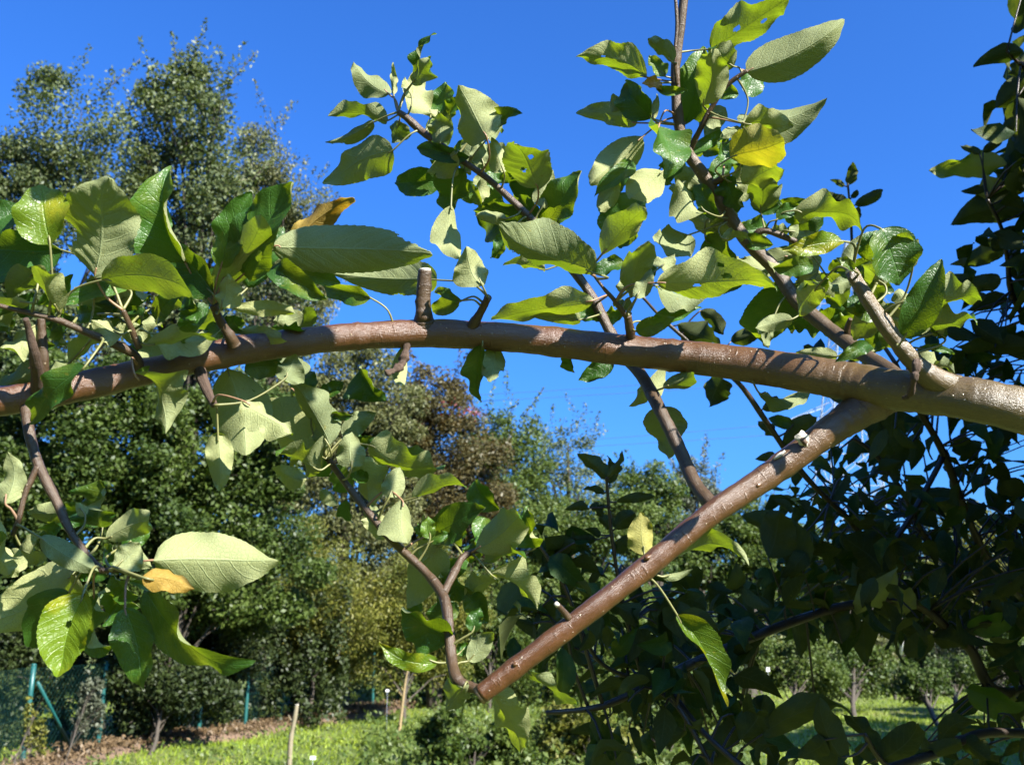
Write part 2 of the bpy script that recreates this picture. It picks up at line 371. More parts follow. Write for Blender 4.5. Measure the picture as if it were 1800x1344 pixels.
def in_ell(px, py, E):
    return any(((px - e[0]) / e[2]) ** 2 + ((py - e[1]) / e[3]) ** 2 < 1 for e in E)

def tree(name, label, cat, E, d, mat, trunk_px, leaf=.07, K=.22, clump=.55, thick=.6, droop=0., wisp=0., bark='tree_bark',
         tr=.16, group='trees beyond the fence', limbs=22, aspect=.55, minz=.15, extra=None, gap=0.0, seed=0):
    """E: crown lobes as (px, py, rx, ry) of the photo at distance d metres; every lobe gets real depth"""
    rg = np.random.default_rng(seed + int(d * 100) + int(trunk_px))
    base = P(trunk_px, 900, d); base = Vector((base.x, base.y, 0)); base.z = float(gz(base.x, base.y)) - .05
    root = empty(name, base); tag(root, label, cat, group)
    pos = []; cl = []; cv = []
    for e in E:
        area = math.pi * e[2] * e[3]
        cr = clump * F / d                               # clump radius, px
        nC = max(6, int(area / (cr * cr) * 2.6))
        nL = int(area * K * 1.9 / nC)
        for _ in range(nC):
            a = rg.random() * 6.283; r = math.sqrt(rg.random()) * 1.0
            z = rg.uniform(-1, 1) * math.sqrt(max(0, 1 - r * r * .8))
            px = e[0] + e[2] * r * math.cos(a); py = e[1] + e[3] * r * math.sin(a)
            dd = d + z * e[2] / F * d * thick
            c = P(px, py, dd)
            # keep apparent place: clumps on the far side stay inside the lobe too
            if c.z < minz: c.z = minz + rg.random() * .4
            edge = r
            R = clump * rg.uniform(.55, 1.15) * (1 - .35 * edge)
            n_ = int(nL * rg.uniform(.5, 1.3) * (1 - gap * (rg.random() < .5)))
            q = rg.normal(0, 1, (n_, 3)); ln = np.linalg.norm(q, axis=1)[:, None]
            q = q / ln * (rg.random((n_, 1)) ** .45) * R * np.array([1.15, 1.15, .8])
            q += np.array(c)
            q = q[q[:, 2] > .03]
            pos.append(q); cl.append((c, R)); cv.append(np.full(len(q), rg.uniform(.1, .8)))
        if wisp:
            for _ in range(int(wisp)):                    # thin sprays standing out of the top
                a = rg.uniform(math.pi * 1.08, math.pi * 1.92)
                p0 = np.array(P(e[0] + e[2] * .85 * math.cos(a), e[1] + e[3] * .85 * math.sin(a), d))
                o = np.array([math.cos(a) * .6 + rg.normal(0, .2), rg.normal(0, .3), 1.0]); o /= np.linalg.norm(o)
                ln_ = rg.uniform(.4, 1.3); n_ = int(70 * ln_)
                t_ = rg.random((n_, 1)) ** 1.2
                q = p0 + o * t_ * ln_ + rg.normal(0, .07, (n_, 3)) * (1.3 - t_)
                pos.append(q); cv.append(np.full(n_, .5)); cl.append((Vector(p0 + o * ln_), -ln_, Vector(p0)))
    pos_ = np.concatenate(pos)
    leaf_cloud(pos_, leaf, M[mat], 'crown', root, aspect=aspect, droop=droop, var=np.concatenate(cv))
    if extra:
        for (em, ee, nn) in extra:
            q = [np.array(P(ee[0] + rg.normal(0, .45) * ee[2], ee[1] + rg.normal(0, .45) * ee[3], d - rg.uniform(.3, 1.0) * E[0][2] / F * d * thick)) for _ in range(nn)]
            leaf_cloud(np.array(q), leaf, M[em], 'berries' if em == 'f_crimson' else 'leaf_spray', root)['kind'] = 'stuff'
    # trunk and limbs
    mb = MB()
    ctr = sum((Vector(P(e[0], e[1], d)) for e in E), Vector()) / len(E)
    top = Vector((ctr.x, ctr.y, max(c[0].z for c in cl) * .82))
    mid = base.lerp(top, .4) + Vector((rg.normal(0, .12), rg.normal(0, .12), 0)) * tr * 3
    sp = [base, base.lerp(mid, .5) + Vector((rg.normal(0, .05), 0, 0)), mid, mid.lerp(top, .5), top]
    v, f, a_, pp = tube(sp, [tr * 1.15, tr, tr * .8, tr * .5, tr * .12], 9, 5, .05); mb.add(v, f, age=.5)
    idx = rg.permutation(len(cl))[:limbs]
    for i in idx:
        c = cl[i]
        if c[1] < 0:
            v, f, a_, _ = tube([c[2], c[2].lerp(c[0], .5), c[0]], [.012, .009, .005], 4, 2); mb.add(v, f, age=.5); continue
        j = int(np.clip((c[0].z * .62 - base.z) / max(top.z - base.z, .5), .12, .95) * (len(pp) - 1))
        st = Vector(pp[j]); en = c[0]; md = st.lerp(en, .5) + Vector((0, 0, .12 * (en - st).length))
        r0 = tr * .42 * (1 - j / len(pp)) + tr * .08
        v, f, a_, _ = tube([st, st.lerp(md, .6), md, md.lerp(en, .6), en], [r0, r0 * .8, r0 * .6, r0 * .4, r0 * .15], 6, 3, .04); mb.add(v, f, age=.5)
        for _ in range(2):
            e2 = en + Vector(rg.normal(0, 1, 3)) * c[1] * .9
            v, f, a_, _ = tube([md.lerp(en, .5), en.lerp(e2, .5), e2], [r0 * .35, r0 * .22, .005], 5, 2); mb.add(v, f, age=.5)
    mb.build('trunk', M[bark], root)
    return root

# ------------------------------------------------------------------ distant trees, one by one
tree('deciduous_tree', 'tall dark olive tree at the far left edge, reaching high into the sky', 'tree',
     [(-60, 440, 150, 240), (60, 420, 150, 170), (120, 230, 95, 105), (10, 640, 220, 170)], 17, 'f_olive', -40, leaf=.075, K=.16, wisp=4, gap=.4, limbs=70, seed=1)
tree('deciduous_tree', 'tall loose-crowned tree with a ragged top against the sky, second from the left', 'tree',
     [(320, 250, 110, 110), (300, 400, 150, 140), (330, 190, 75, 70), (370, 540, 170, 160)], 18.5, 'f_olive', 330, leaf=.085, K=.16, wisp=9, gap=.5, limbs=70, seed=2)
tree('birch_tree', 'slim pale yellow-green birch with drooping sprays beside the open sky', 'tree',
     [(470, 290, 45, 85), (440, 400, 75, 110), (540, 375, 42, 60), (500, 520, 90, 130)], 22, 'f_birch', 470, leaf=.075, K=.26, droop=1.4, wisp=4, aspect=.45, seed=3)
tree('birch_tree', 'low birch behind the arching branch, its crown topping out just under it', 'tree',
     [(640, 720, 100, 110), (560, 700, 100, 120), (600, 840, 140, 130), (600, 970, 150, 120)], 21, 'f_birch', 610, leaf=.075, K=.24, droop=.8, seed=4)
tree('thicket_tree', 'dense dark green tree hanging over the left end of the wire fence', 'tree',
     [(60, 800, 170, 170), (170, 950, 180, 150), (200, 760, 130, 120), (-60, 960, 150, 160)], 13.8, 'f_dark', 40, tr=.06, leaf=.075, K=.24, seed=5)
tree('thicket_tree', 'dark green tree behind the hanging leaves, left of the picture centre', 'tree',
     [(330, 880, 140, 190), (440, 960, 130, 150), (290, 1000, 130, 110), (430, 760, 110, 90)], 14.6, 'f_dark', 300, tr=.06, leaf=.075, K=.24, seed=6)
tree('rowan_tree', 'rust-tinged rowan with crimson berry clusters in the gap below the arching branch', 'tree',
     [(760, 760, 85, 95), (790, 850, 110, 110), (700, 800, 80, 90), (770, 680, 36, 40), (750, 960, 120, 90)], 22, 'f_red', 770, leaf=.08, K=.26, wisp=3, seed=7,
     extra=[('f_crimson', (830, 725, 26, 14), 46), ('f_crimson', (735, 750, 12, 9), 26), ('f_crimson', (790, 715, 30, 20), 30)])
tree('deciduous_tree', 'rounded dark green tree just right of the rust-tinged rowan', 'tree',
     [(890, 790, 70, 70), (880, 890, 110, 110), (850, 760, 40, 40)], 24, 'f_green', 880, leaf=.085, K=.24, wisp=3, seed=8)
tree('deciduous_tree', 'small open-topped tree poking up left of the dark upright shoot', 'tree',
     [(1030, 765, 24, 26), (965, 770, 26, 22), (1000, 810, 60, 36), (1000, 900, 90, 80)], 27, 'f_olive', 1000, leaf=.08, K=.2, wisp=2, seed=9, clump=.45)
tree('deciduous_tree', 'yellow-green tree low behind the dark upright shoot', 'tree',
     [(1020, 960, 110, 90), (950, 1000, 100, 90), (1100, 960, 90, 90)], 23, 'f_green', 1030, leaf=.085, K=.22, seed=10)
tree('deciduous_tree', 'pale green tree left of the orange-barked twig that leans on the cut limb', 'tree',
     [(1150, 870, 50, 50), (1160, 930, 80, 70), (1110, 880, 50, 50)], 29, 'f_green', 1150, leaf=.10, K=.4, wisp=2, seed=11)
tree('willow_tree', 'wispy blue-green tree rising behind the orange-barked twig', 'tree',
     [(1225, 855, 36, 52), (1215, 930, 75, 60)], 30, 'f_grey', 1220, leaf=.10, K=.3, wisp=8, seed=12, clump=.4)
tree('deciduous_tree', 'yellow-green tree behind the lower cut limb, right of centre', 'tree',
     [(1300, 950, 70, 80), (1250, 990, 80, 80), (1380, 990, 70, 80)], 26, 'f_green', 1300, leaf=.10, K=.36, wisp=2, seed=13)
tree('deciduous_tree', 'sunlit tree glimpsed through the shaded apple leaves near the white frame', 'tree',
     [(1500, 1010, 90, 70), (1570, 1040, 80, 60)], 31, 'f_olive', 1530, leaf=.09, K=.2, seed=14)
tree('deciduous_tree', 'tall sunlit tree glimpsed through the shaded apple leaves at the far right', 'tree',
     [(1690, 960, 80, 70), (1760, 1010, 90, 90), (1690, 1060, 80, 60)], 27, 'f_yellow', 1720, leaf=.09, K=.2, seed=15)
# shrubs behind and along the fence
SH = 'shrubs along the fence'
tree('shrub', 'feathery yellow-green shrub spilling over the fence at the middle of its length', 'shrub',
     [(600, 1060, 120, 90), (520, 1010, 100, 90), (560, 1130, 90, 50)], 17.8, 'f_yellow', 560, leaf=.075, K=.26, tr=.04, limbs=16, group=SH, bark='tree_bark', seed=20, aspect=.3)
tree('shrub', 'wide feathery shrub hiding the far end of the fence', 'shrub',
     [(730, 1060, 110, 100), (690, 1150, 100, 60), (780, 1120, 90, 70)], 18.5, 'f_yellow', 720, leaf=.075, K=.26, tr=.04, limbs=16, group=SH, seed=21, aspect=.3)
tree('shrub', 'green shrub left of the sawn limb end, past the far end of the fence', 'shrub',
     [(850, 1060, 90, 90), (880, 1150, 90, 60)], 21, 'f_green', 860, leaf=.08, K=.24, tr=.04, limbs=14, group=SH, seed=22)
tree('shrub', 'dark shrub pressed against the wire in front of the first fence posts', 'shrub',
     [(110, 1150, 170, 70), (-20, 1180, 130, 90)], 14.6, 'f_shade', 100, leaf=.06, K=.16, tr=.04, limbs=14, group=SH, seed=23)
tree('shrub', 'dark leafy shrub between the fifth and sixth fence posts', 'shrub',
     [(370, 1140, 80, 80), (300, 1150, 90, 80), (440, 1100, 60, 60)], 16, 'f_shade', 360, leaf=.07, K=.2, tr=.04, limbs=14, group=SH, seed=24)
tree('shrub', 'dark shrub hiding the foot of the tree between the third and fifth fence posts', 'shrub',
     [(300, 1180, 70, 80), (250, 1220, 50, 60), (350, 1220, 50, 50)], 13.9, 'f_shade', 300, leaf=.07, K=.2, tr=.03, limbs=12, group=SH, seed=27)
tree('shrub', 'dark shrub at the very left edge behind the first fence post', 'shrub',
     [(10, 1170, 70, 90), (-40, 1230, 70, 70)], 12.9, 'f_shade', 0, leaf=.07, K=.2, tr=.03, limbs=12, group=SH, seed=28)
tree('climbing_vine', 'pale-leaved vine climbing beside the third fence post', 'vine',
     [(152, 1235, 10, 60), (172, 1240, 10, 50), (140, 1260, 12, 25)], 12.2, 'f_grey', 155, leaf=.045, K=.35, tr=.012, limbs=8, clump=.07, group='vines on the fence', seed=25, aspect=.6)
tree('climbing_vine', 'yellowish vine climbing next to the second fence post at far left', 'vine',
     [(52, 1270, 9, 45), (72, 1290, 8, 40)], 11.6, 'f_yellow', 60, leaf=.04, K=.3, tr=.012, limbs=8, clump=.06, group='vines on the fence', seed=26, aspect=.6)
# orchard beyond the lawn, right
OR = 'young orchard trees on the lawn'
tree('orchard_tree', 'young orchard tree with a thin bare stem and a wide crown, leftmost on the lawn', 'tree',
     [(1400, 1160, 75, 45), (1370, 1180, 50, 32), (1440, 1180, 60, 34)], 18.6, 'f_green', 1366, leaf=.07, K=.3, tr=.045, limbs=14, clump=.35, group=OR, seed=30, bark='tree_bark')
tree('orchard_tree', 'broad orchard tree at the middle of the lawn with its crown almost on the grass', 'tree',
     [(1500, 1160, 70, 50), (1480, 1195, 60, 28), (1540, 1180, 40, 40)], 20.5, 'f_green', 1472, leaf=.07, K=.3, tr=.05, limbs=14, clump=.35, group=OR, seed=31)
tree('orchard_tree', 'small orchard tree with a forked stem, nearest of those on the lawn at right', 'tree',
     [(1610, 1195, 42, 30), (1590, 1210, 30, 20), (1640, 1205, 34, 24)], 17.8, 'f_dark', 1613, leaf=.07, K=.3, tr=.05, limbs=14, clump=.3, group=OR, seed=32)
tree('orchard_tree', 'orchard tree standing farther back on the lawn, just right of the forked one', 'tree',
     [(1665, 1185, 44, 34), (1690, 1200, 34, 24)], 20.5, 'f_dark', 1647, leaf=.07, K=.3, tr=.06, limbs=14, clump=.3, group=OR, seed=33)
tree('orchard_tree', 'orchard tree at the right edge of the lawn behind the long dark twig', 'tree',
     [(1760, 1190, 60, 45), (1800, 1150, 60, 50)], 19, 'f_green', 1752, leaf=.07, K=.25, tr=.05, limbs=14, clump=.35, group=OR, seed=34)
tree('conical_bush', 'pale conical bush behind the lawn with its point between two orchard crowns', 'bush',
     [(1542, 1130, 18, 30), (1545, 1170, 34, 34), (1540, 1120, 8, 22)], 25, 'f_birch', 1545, leaf=.07, K=.35, tr=.04, limbs=8, clump=.22, seed=35, group='bushes behind the lawn')
HB = 'bushes behind the lawn'
for i, (px, py, rx, ry, d, mt, lb) in enumerate([
    (960, 1130, 100, 60, 25, 'f_green', 'green bush low behind the lower cut limb, left of the other hedge bushes'),
    (1090, 1120, 90, 60, 27, 'f_yellow', 'yellow-tinged hedge bush behind the dark curved twig'),
    (1200, 1120, 90, 60, 28, 'f_green', 'green hedge bush behind the long hanging leaf'),
    (1320, 1140, 60, 50, 28, 'f_yellow', 'yellowing hedge bush left of the leftmost orchard tree'),
    (1420, 1130, 70, 60, 29, 'f_dark', 'dark hedge bush behind the leftmost orchard tree'),
    (1600, 1140, 80, 50, 29, 'f_dark', 'dark hedge bush under the white frame'),
    (1720, 1120, 90, 60, 27, 'f_grey', 'greyish hedge bush at the right edge of the lawn')]):
    tree('hedge_bush', lb, 'bush', [(px, py, rx, ry), (px + 20, py + 25, rx * .9, ry * .8)], d, mt, px, leaf=.085, K=.22, tr=.05, limbs=8, clump=.45, group=HB, seed=40 + i)
tree('herb_clump', 'clump of tall green weeds at the bottom, straight below the sawn limb end', 'weed',
     [(800, 1300, 70, 45), (880, 1320, 70, 40)], 10.8, 'f_green', 830, leaf=.07, K=.18, tr=.012, limbs=10, clump=.22, group='weeds on the lawn', seed=50)
tree('herb_clump', 'clump of weeds with rusty yellow leaves in the middle of the weed bed', 'weed',
     [(1010, 1290, 70, 50), (1060, 1310, 60, 40)], 11.5, 'f_yellow', 1030, leaf=.07, K=.18, tr=.012, limbs=10, clump=.22, group='weeds on the lawn', seed=51)
tree('herb_clump', 'clump of green weeds right of the rusty yellow one', 'weed',
     [(1150, 1300, 80, 50), (1210, 1250, 50, 60)], 12.5, 'f_green', 1170, leaf=.075, K=.18, tr=.012, limbs=10, clump=.25, group='weeds on the lawn', seed=52)

def band(name, label, mat, x0, x1, ytop, d0, d1, n, size, cat='wood', wav=18, k=0.0):
    q = []
    while len(q) < n:
        px = random.uniform(x0, x1); d = random.uniform(d0, d1)
        yt = ytop + wav * (math.sin(px * .021 + k) + .6 * math.sin(px * .057 + 2 * k)); zt = P(px, yt, d).z
        p = P(px, 1000, d); z = zt * random.random() ** .75
        if random.random() < .5 + .5 * math.sin(px * .09 + d) * math.sin(z * 5.5 + px * .03) * 1.3: q.append((p.x, p.y, max(.1, z)))
    o = leaf_cloud(np.array(q), size, M[mat], name, None); tag(o, kind='stuff', label=label, cat=cat)
band('far_wood', 'far wood closing the view behind the orchard lawn', 'f_dark', 500, 2000, 985, 34, 44, 60000, .17, k=1)
band('undergrowth', 'dark undergrowth beneath the trees behind the fence', 'f_shade', -250, 420, 1060, 15.8, 18, 52000, .08, 'undergrowth', 14, 2)
band('undergrowth', 'dark undergrowth behind the fence where it recedes', 'f_shade', 330, 620, 1040, 17, 19.5, 30000, .08, 'undergrowth', 14, 4)
band('undergrowth', 'green undergrowth filling the space below the middle trees', 'f_green', 540, 1150, 1010, 21, 26, 60000, .10, 'undergrowth', 14, 3)
# unseen wood added behind the camera and at the sides, blocking low sky
for nm, cx, cy, a0, a1 in (('behind the camera', 0, 0, 195, 345), ('on the left outside the frame', 0, 0, 140, 195), ('on the right outside the frame', 0, 0, -15, 42)):
    q = []
    for _ in range(9000):
        a = math.radians(random.uniform(a0, a1)); r = random.uniform(14, 18)
        hh = 7.6 + 1.3 * math.sin(a * 9) + .8 * math.sin(a * 23)
        q.append((r * math.cos(a), r * math.sin(a), hh * random.random() ** .8))
    o = leaf_cloud(np.array(q), .62, M['f_dark'], 'far_wood', None); tag(o, kind='stuff', label='added unseen wood blocking low sky ' + nm, cat='wood')
# ------------------------------------------------------------------ ground cover (uncountable)
def blades():
    N = 90000
    y = 7 + 23 * RG.random(N) ** .85; x = (RG.random(N) * 1.25 - .62) * y
    t = [RG.normal(0, 1, N) * .02 for _ in range(2)]
    h = .035 + .05 * RG.random(N); wd = .007 + .006 * RG.random(N)
    a = RG.random(N) * 3.14; z = gz(x, y)
    c = np.stack([x, y, z], 1); s = np.stack([np.cos(a), np.sin(a), 0 * a], 1) * wd[:, None]
    tip = c + np.stack([t[0] * 1.6, t[1] * 1.6, h], 1)
    V = np.stack([c - s, c + s, tip + s * .15, tip - s * .15], 1).reshape(-1, 3)
    o = meshobj('grass', V, np.arange(N * 4).reshape(N, 4), M['grassblade'], None, False, {'var': np.repeat(RG.random(N), 4)})
    tag(o, kind='stuff', label='short sunlit lawn grass', cat='grass')
blades()
q = []
for _ in range(26000):
    px = random.uniform(640, 1330); py = random.uniform(1215, 1420)
    p = G(px, py); dens = .5 + .5 * math.sin(p.x * 2.1) * math.cos(p.y * 1.3)
    if px < 760 and py < 1270: continue
    if random.random() > dens + .25: continue
    q.append((p.x + random.gauss(0, .1), p.y + random.gauss(0, .1), abs(random.gauss(.05, .11)) + .02))
o = leaf_cloud(np.array(q), .075, M['f_green'], 'weed_cover', None, up=.8); tag(o, kind='stuff', label='low leafy weeds covering the ground', cat='weeds')
q = []
for _ in range(9000):
    px = random.uniform(150, 760); py = random.uniform(1262, 1400); p = G(px, py)
    if math.sin(p.x * 3.1 + 1) * math.cos(p.y * 2.3) + random.gauss(0, .5) < .45: continue
    q.append((p.x, p.y, abs(random.gauss(0, .05)) + .02))
o = leaf_cloud(np.array(q), .06, M['f_green'], 'lawn_weeds', None, up=.8); tag(o, kind='stuff', label='scattered broad-leaved weeds in the left lawn', cat='weeds')
q = []
for i in range(len(FG) - 1):
    for _ in range(900):
        p = FG[i].lerp(FG[i + 1], random.random()); t = (FG[i + 1] - FG[i]).normalized(); s_ = Vector((t.y, -t.x, 0)) * random.gauss(.16, .22)
        q.append((p.x + s_.x, p.y + s_.y, .08 + abs(random.gauss(0, .035))))
o = leaf_cloud(np.array(q), .075, M['f_litter'], 'leaf_litter', None, up=.8, aspect=.4); tag(o, kind='stuff', label='brown dry leaf litter along the fence', cat='leaf litter')

# ------------------------------------------------------------------ fence
fr = empty('wire_fence', FG[0]); tag(fr, 'dark teal chain-link fence on round posts with a slanting brace, below the left-hand trees', 'fence')
HT = [1.22, 1.2, 1.18, 1.15, 1.15, 1.15, 1.2, 1.2, 1.15, 1.15, 1.15]
for i, p in enumerate(FG):
    mb = MB(); ln = Vector((random.uniform(-.02, .02), 0, 0))
    v, f, a_, _ = tube([p + Vector((0, 0, -.1)), p + Vector((0, 0, .5)) + ln * .5, p + Vector((0, 0, HT[i])) + ln], [.03, .03, .03], 12, 2); mb.add(v, f)
    post = mb.build('post', M['post'], fr)
    mb = MB(); tp = p + Vector((0, 0, HT[i])) + ln
    v, f, a_, _ = tube([tp, tp + Vector((0, 0, .012)), tp + Vector((0, 0, .024))], [.034, .032, .014], 12, 1); mb.add(v, f); mb.build('cap', M['post'], post)
mb = MB(); b0 = FG[1] + Vector((.06, .02, 1.0)); b1 = FG[1].lerp(FG[2], .8) + Vector((0, -.25, .0)); b1.z = 0
v, f, a_, _ = tube([b0, b0.lerp(b1, .5), b1], [.02, .02, .02], 10, 1); mb.add(v, f); mb.build('brace', M['post'], fr)
for i in range(len(FG) - 1):
    a, b = FG[i], FG[i + 1]; Lw = (b - a).length; H = min(HT[i], HT[i + 1]) - .06; dirv = (b - a).normalized(); nv = Vector((dirv.y, -dirv.x, 0))
    mb = MB(); st = .1
    def seg(u0, z0, u1, z1, r=.0016, off=0.0):
        p0 = a + dirv * u0 + Vector((0, 0, z0 + .04)) + nv * off; p1 = a + dirv * u1 + Vector((0, 0, z1 + .04)) + nv * off
        v, f, _, _ = tube([p0, p1], [r * .6, r * .6], 3, 1, caps=False); mb.add(v, f)
    k = -H
    while k < Lw:
        for sgn, off in ((1, .0012), (-1, -.0012)):
            u0, u1 = (k, k + H); z0, z1 = (0, H) if sgn > 0 else (H, 0)
            c0 = max(u0, 0); c1 = min(u1, Lw)
            if c1 - c0 > .01:
                za = z0 + (z1 - z0) * (c0 - u0) / H; zb = z0 + (z1 - z0) * (c1 - u0) / H
                seg(c0, za, c1, zb, off=off)
        k += st
    for zz in (0.01, H * .5, H): seg(0, zz, Lw, zz, .0026, .004)
    mb.build('mesh_panel', M['wire'], fr)

# stakes and stalks on the lawn
def stalk(name, label, cat, pts, rad, mat, group=None, knobs=0):
    b = pts[0]; root = empty(name, b); tag(root, label, cat, group); mb = MB()
    v, f, a_, pp = tube(pts, rad, 9, 6, .07, seed=len(label)); mb.add(v, f)
    for _ in range(knobs):
        j = random.randrange(3, len(pp)); s_ = Vector(pp[j]); e = s_ + Vector((random.uniform(-.1, .1), random.uniform(-.05, .05), random.uniform(.03, .16)))
        v, f, a_, _ = tube([s_, s_.lerp(e, .6), e], [.008, .006, .003], 5, 2); mb.add(v, f)
    mb.build('stem', M[mat], root); return root
p0 = G(508, 1352); d0 = 10.2
tp = P(522, 1238, (p0 - CAM).dot(FWD)); tp2 = P(511, 1300, (p0 - CAM).dot(FWD))
r = stalk('sapling_stem', 'pruned pale sapling stem with a sawn top standing on the lawn at bottom left', 'sapling', [p0, tp2, P(517, 1268, (p0 - CAM).dot(FWD)), tp], [.035, .03, .026, .024], 'stake', knobs=3)
mb = MB(); v, f, a_, _ = tube([tp + Vector((0, 0, -.002)), tp + Vector((.0, 0, .006))], [.026, .024], 12, 1); mb.add(v, f); mb.build('cut_top', M['palecut'], r)
p0 = G(700, 1300); dq = (p0 - CAM).dot(FWD)
stalk('dry_stalk', 'tall dry straw-coloured stalk left of the cut limb end', 'stalk', [p0, P(706, 1250, dq), P(712, 1200, dq), P(720, 1162, dq)], [.03, .022, .016, .008], 'straw', knobs=5)
p0 = G(800, 1260); dq = (p0 - CAM).dot(FWD)
stalk('dry_stalk', 'short leaning dry stalk under the hanging leaf below the cut limb end', 'stalk', [p0, P(795, 1235, dq), P(785, 1205, dq)], [.014, .012, .007], 'straw', knobs=3)

def marker(px, py, wpx, hpx, d, label, stand=True):
    c = P(px, py, d); root = empty('plant_label', (c.x, c.y, 0)); tag(root, label, 'plant label', 'white plant labels')
    s_ = d / F; mb = MB(); v, f = boxv(c.x, c.y, c.z, wpx * s_, .006, hpx * s_); mb.add(v, f)
    pl = mb.build('plate', M['white'], root, smooth=False); pl.rotation_euler.x = 0
    mb = MB(); v, f, a_, _ = tube([(c.x, c.y + .01, -.05), (c.x, c.y + .01, c.z * .5), (c.x, c.y + .01, c.z)], [.002] * 3, 6, 1); mb.add(v, f); mb.build('pin', M['steel'], root)
marker(550, 1331, 10, 6, 10.6, 'small white plant label low in the grass beside the pruned sapling stem')
marker(681, 1213, 6, 4, 15.5, 'small white plant label at the far end of the mulch strip')
marker(1350, 1176, 6, 7, 18.0, 'small white plant label hanging near the leftmost orchard tree')

# white frame glimpsed through the leaves
dq = 26.0
wf = empty('swing_frame', (P(1600, 900, dq).x, P(1600, 1100, dq).y, 0)); tag(wf, 'white metal swing frame glimpsed through the shaded leaves', 'frame')
mb = MB()
for a, b in (((1592, 1070), (1606, 1070)), ((1606, 1070), (1617, 1150)), ((1592, 1070), (1583, 1150))):
    v, f, a_, _ = tube([P(*a, dq), P((a[0] + b[0]) / 2, (a[1] + b[1]) / 2, dq), P(*b, dq)], [.04] * 3, 8, 1); mb.add(v, f)
mb.build('near_legs', M['white'], wf)
mb = MB()
for a, b in (((1524, 1021), (1592, 1021)), ((1527, 1021), (1524, 1110)), ((1550, 1021), (1550, 1080)), ((1592, 1021), (1592, 1070))):
    v, f, a_, _ = tube([P(*a, dq), P((a[0] + b[0]) / 2, (a[1] + b[1]) / 2, dq), P(*b, dq)], [.05] * 3, 8, 1); mb.add(v, f)
mb.build('top_rail', M['white'], wf)

# ------------------------------------------------------------------ pylon and wires
dp = 80.0
pyl = empty('power_pylon', (P(1490, 900, dp).x, P(1490, 1100, dp).y, 0)); tag(pyl, 'pale steel lattice pylon half hidden behind the shaded apple leaves', 'pylon')
lev = [(1130, 66), (1030, 58), (940, 52), (860, 46), (790, 41), (725, 36), (665, 31), (610, 27), (560, 22), (510, 17), (465, 11), (425, 3)]
def corner(i, sx, sy):
    y, h = lev[i]; c = P(1490, y, dp); hw = h / F * dp
    return Vector((c.x + sx * hw, c.y + sy * hw * 1.0 , c.z))
mb = MB(); mbr = MB()
def bar(m, a, b, r): v, f, _, _ = tube([a, b], [r, r], 4, 1, caps=False); m.add(v, f)
CS = [(-1, -1), (1, -1), (1, 1), (-1, 1)]
for i in range(len(lev) - 1):
    for k in range(4):
        s0, s1 = CS[k], CS[(k + 1) % 4]
        bar(mb, corner(i, *s0), corner(i + 1, *s0), .07)
        bar(mbr, corner(i, *s0), corner(i + 1, *s1), .035); bar(mbr, corner(i, *s1), corner(i + 1, *s0), .035)
        bar(mbr, corner(i + 1, *s0), corner(i + 1, *s1), .035)
mb.build('leg', M['steel'], pyl, False); mbr.build('lattice', M['steel'], pyl, False)
tips = []
for y, hw in ((745, 120), (655, 100), (540, 80)):
    for sx in (-1, 1):
        m2 = MB()
        tipp = P(1490 + sx * hw, y, dp); tips.append(tipp); b_ = P(1490 + sx * 35, y, dp)
        for oy in (-1.2, 1.2):
            bar(m2, b_ + Vector((0, oy, 0)), tipp, .045); bar(m2, b_ + Vector((0, oy, 1.6)), tipp, .04)
        for t in (.25, .5, .75):
            bar(m2, b_.lerp(tipp, t) + Vector((0, 1.2 * (1 - t), 0)), b_.lerp(tipp, t - .25) + Vector((0, 1.2 * (1 - t), 1.6 * (1 - t))), .03)
        m2.build('crossarm', M['steel'], pyl, False)
WG = 'overhead wires between the limb and the treetops'
for nm, (ax, ay), (bx, by) in (('topmost', (300, 712), (1390, 655)), ('second from the top', (300, 724), (1590, 655)),
                               ('third from the top', (300, 806), (1370, 745)), ('lowest', (300, 812), (1610, 745))):
    A_ = P(ax, ay, 84); B_ = P(bx, by, 80); m2 = MB()
    pts = [A_.lerp(B_, t) + Vector((0, 0, -.5 * 4 * t * (1 - t))) for t in np.linspace(0, 1, 9)]
    v, f, _, _ = tube(pts, [.02] * 9, 5, 2); m2.add(v, f); o = m2.build('power_line', M['line'])
    tag(o, 'thin dark overhead wire across the blue gap, %s of four' % nm, 'wire', WG)

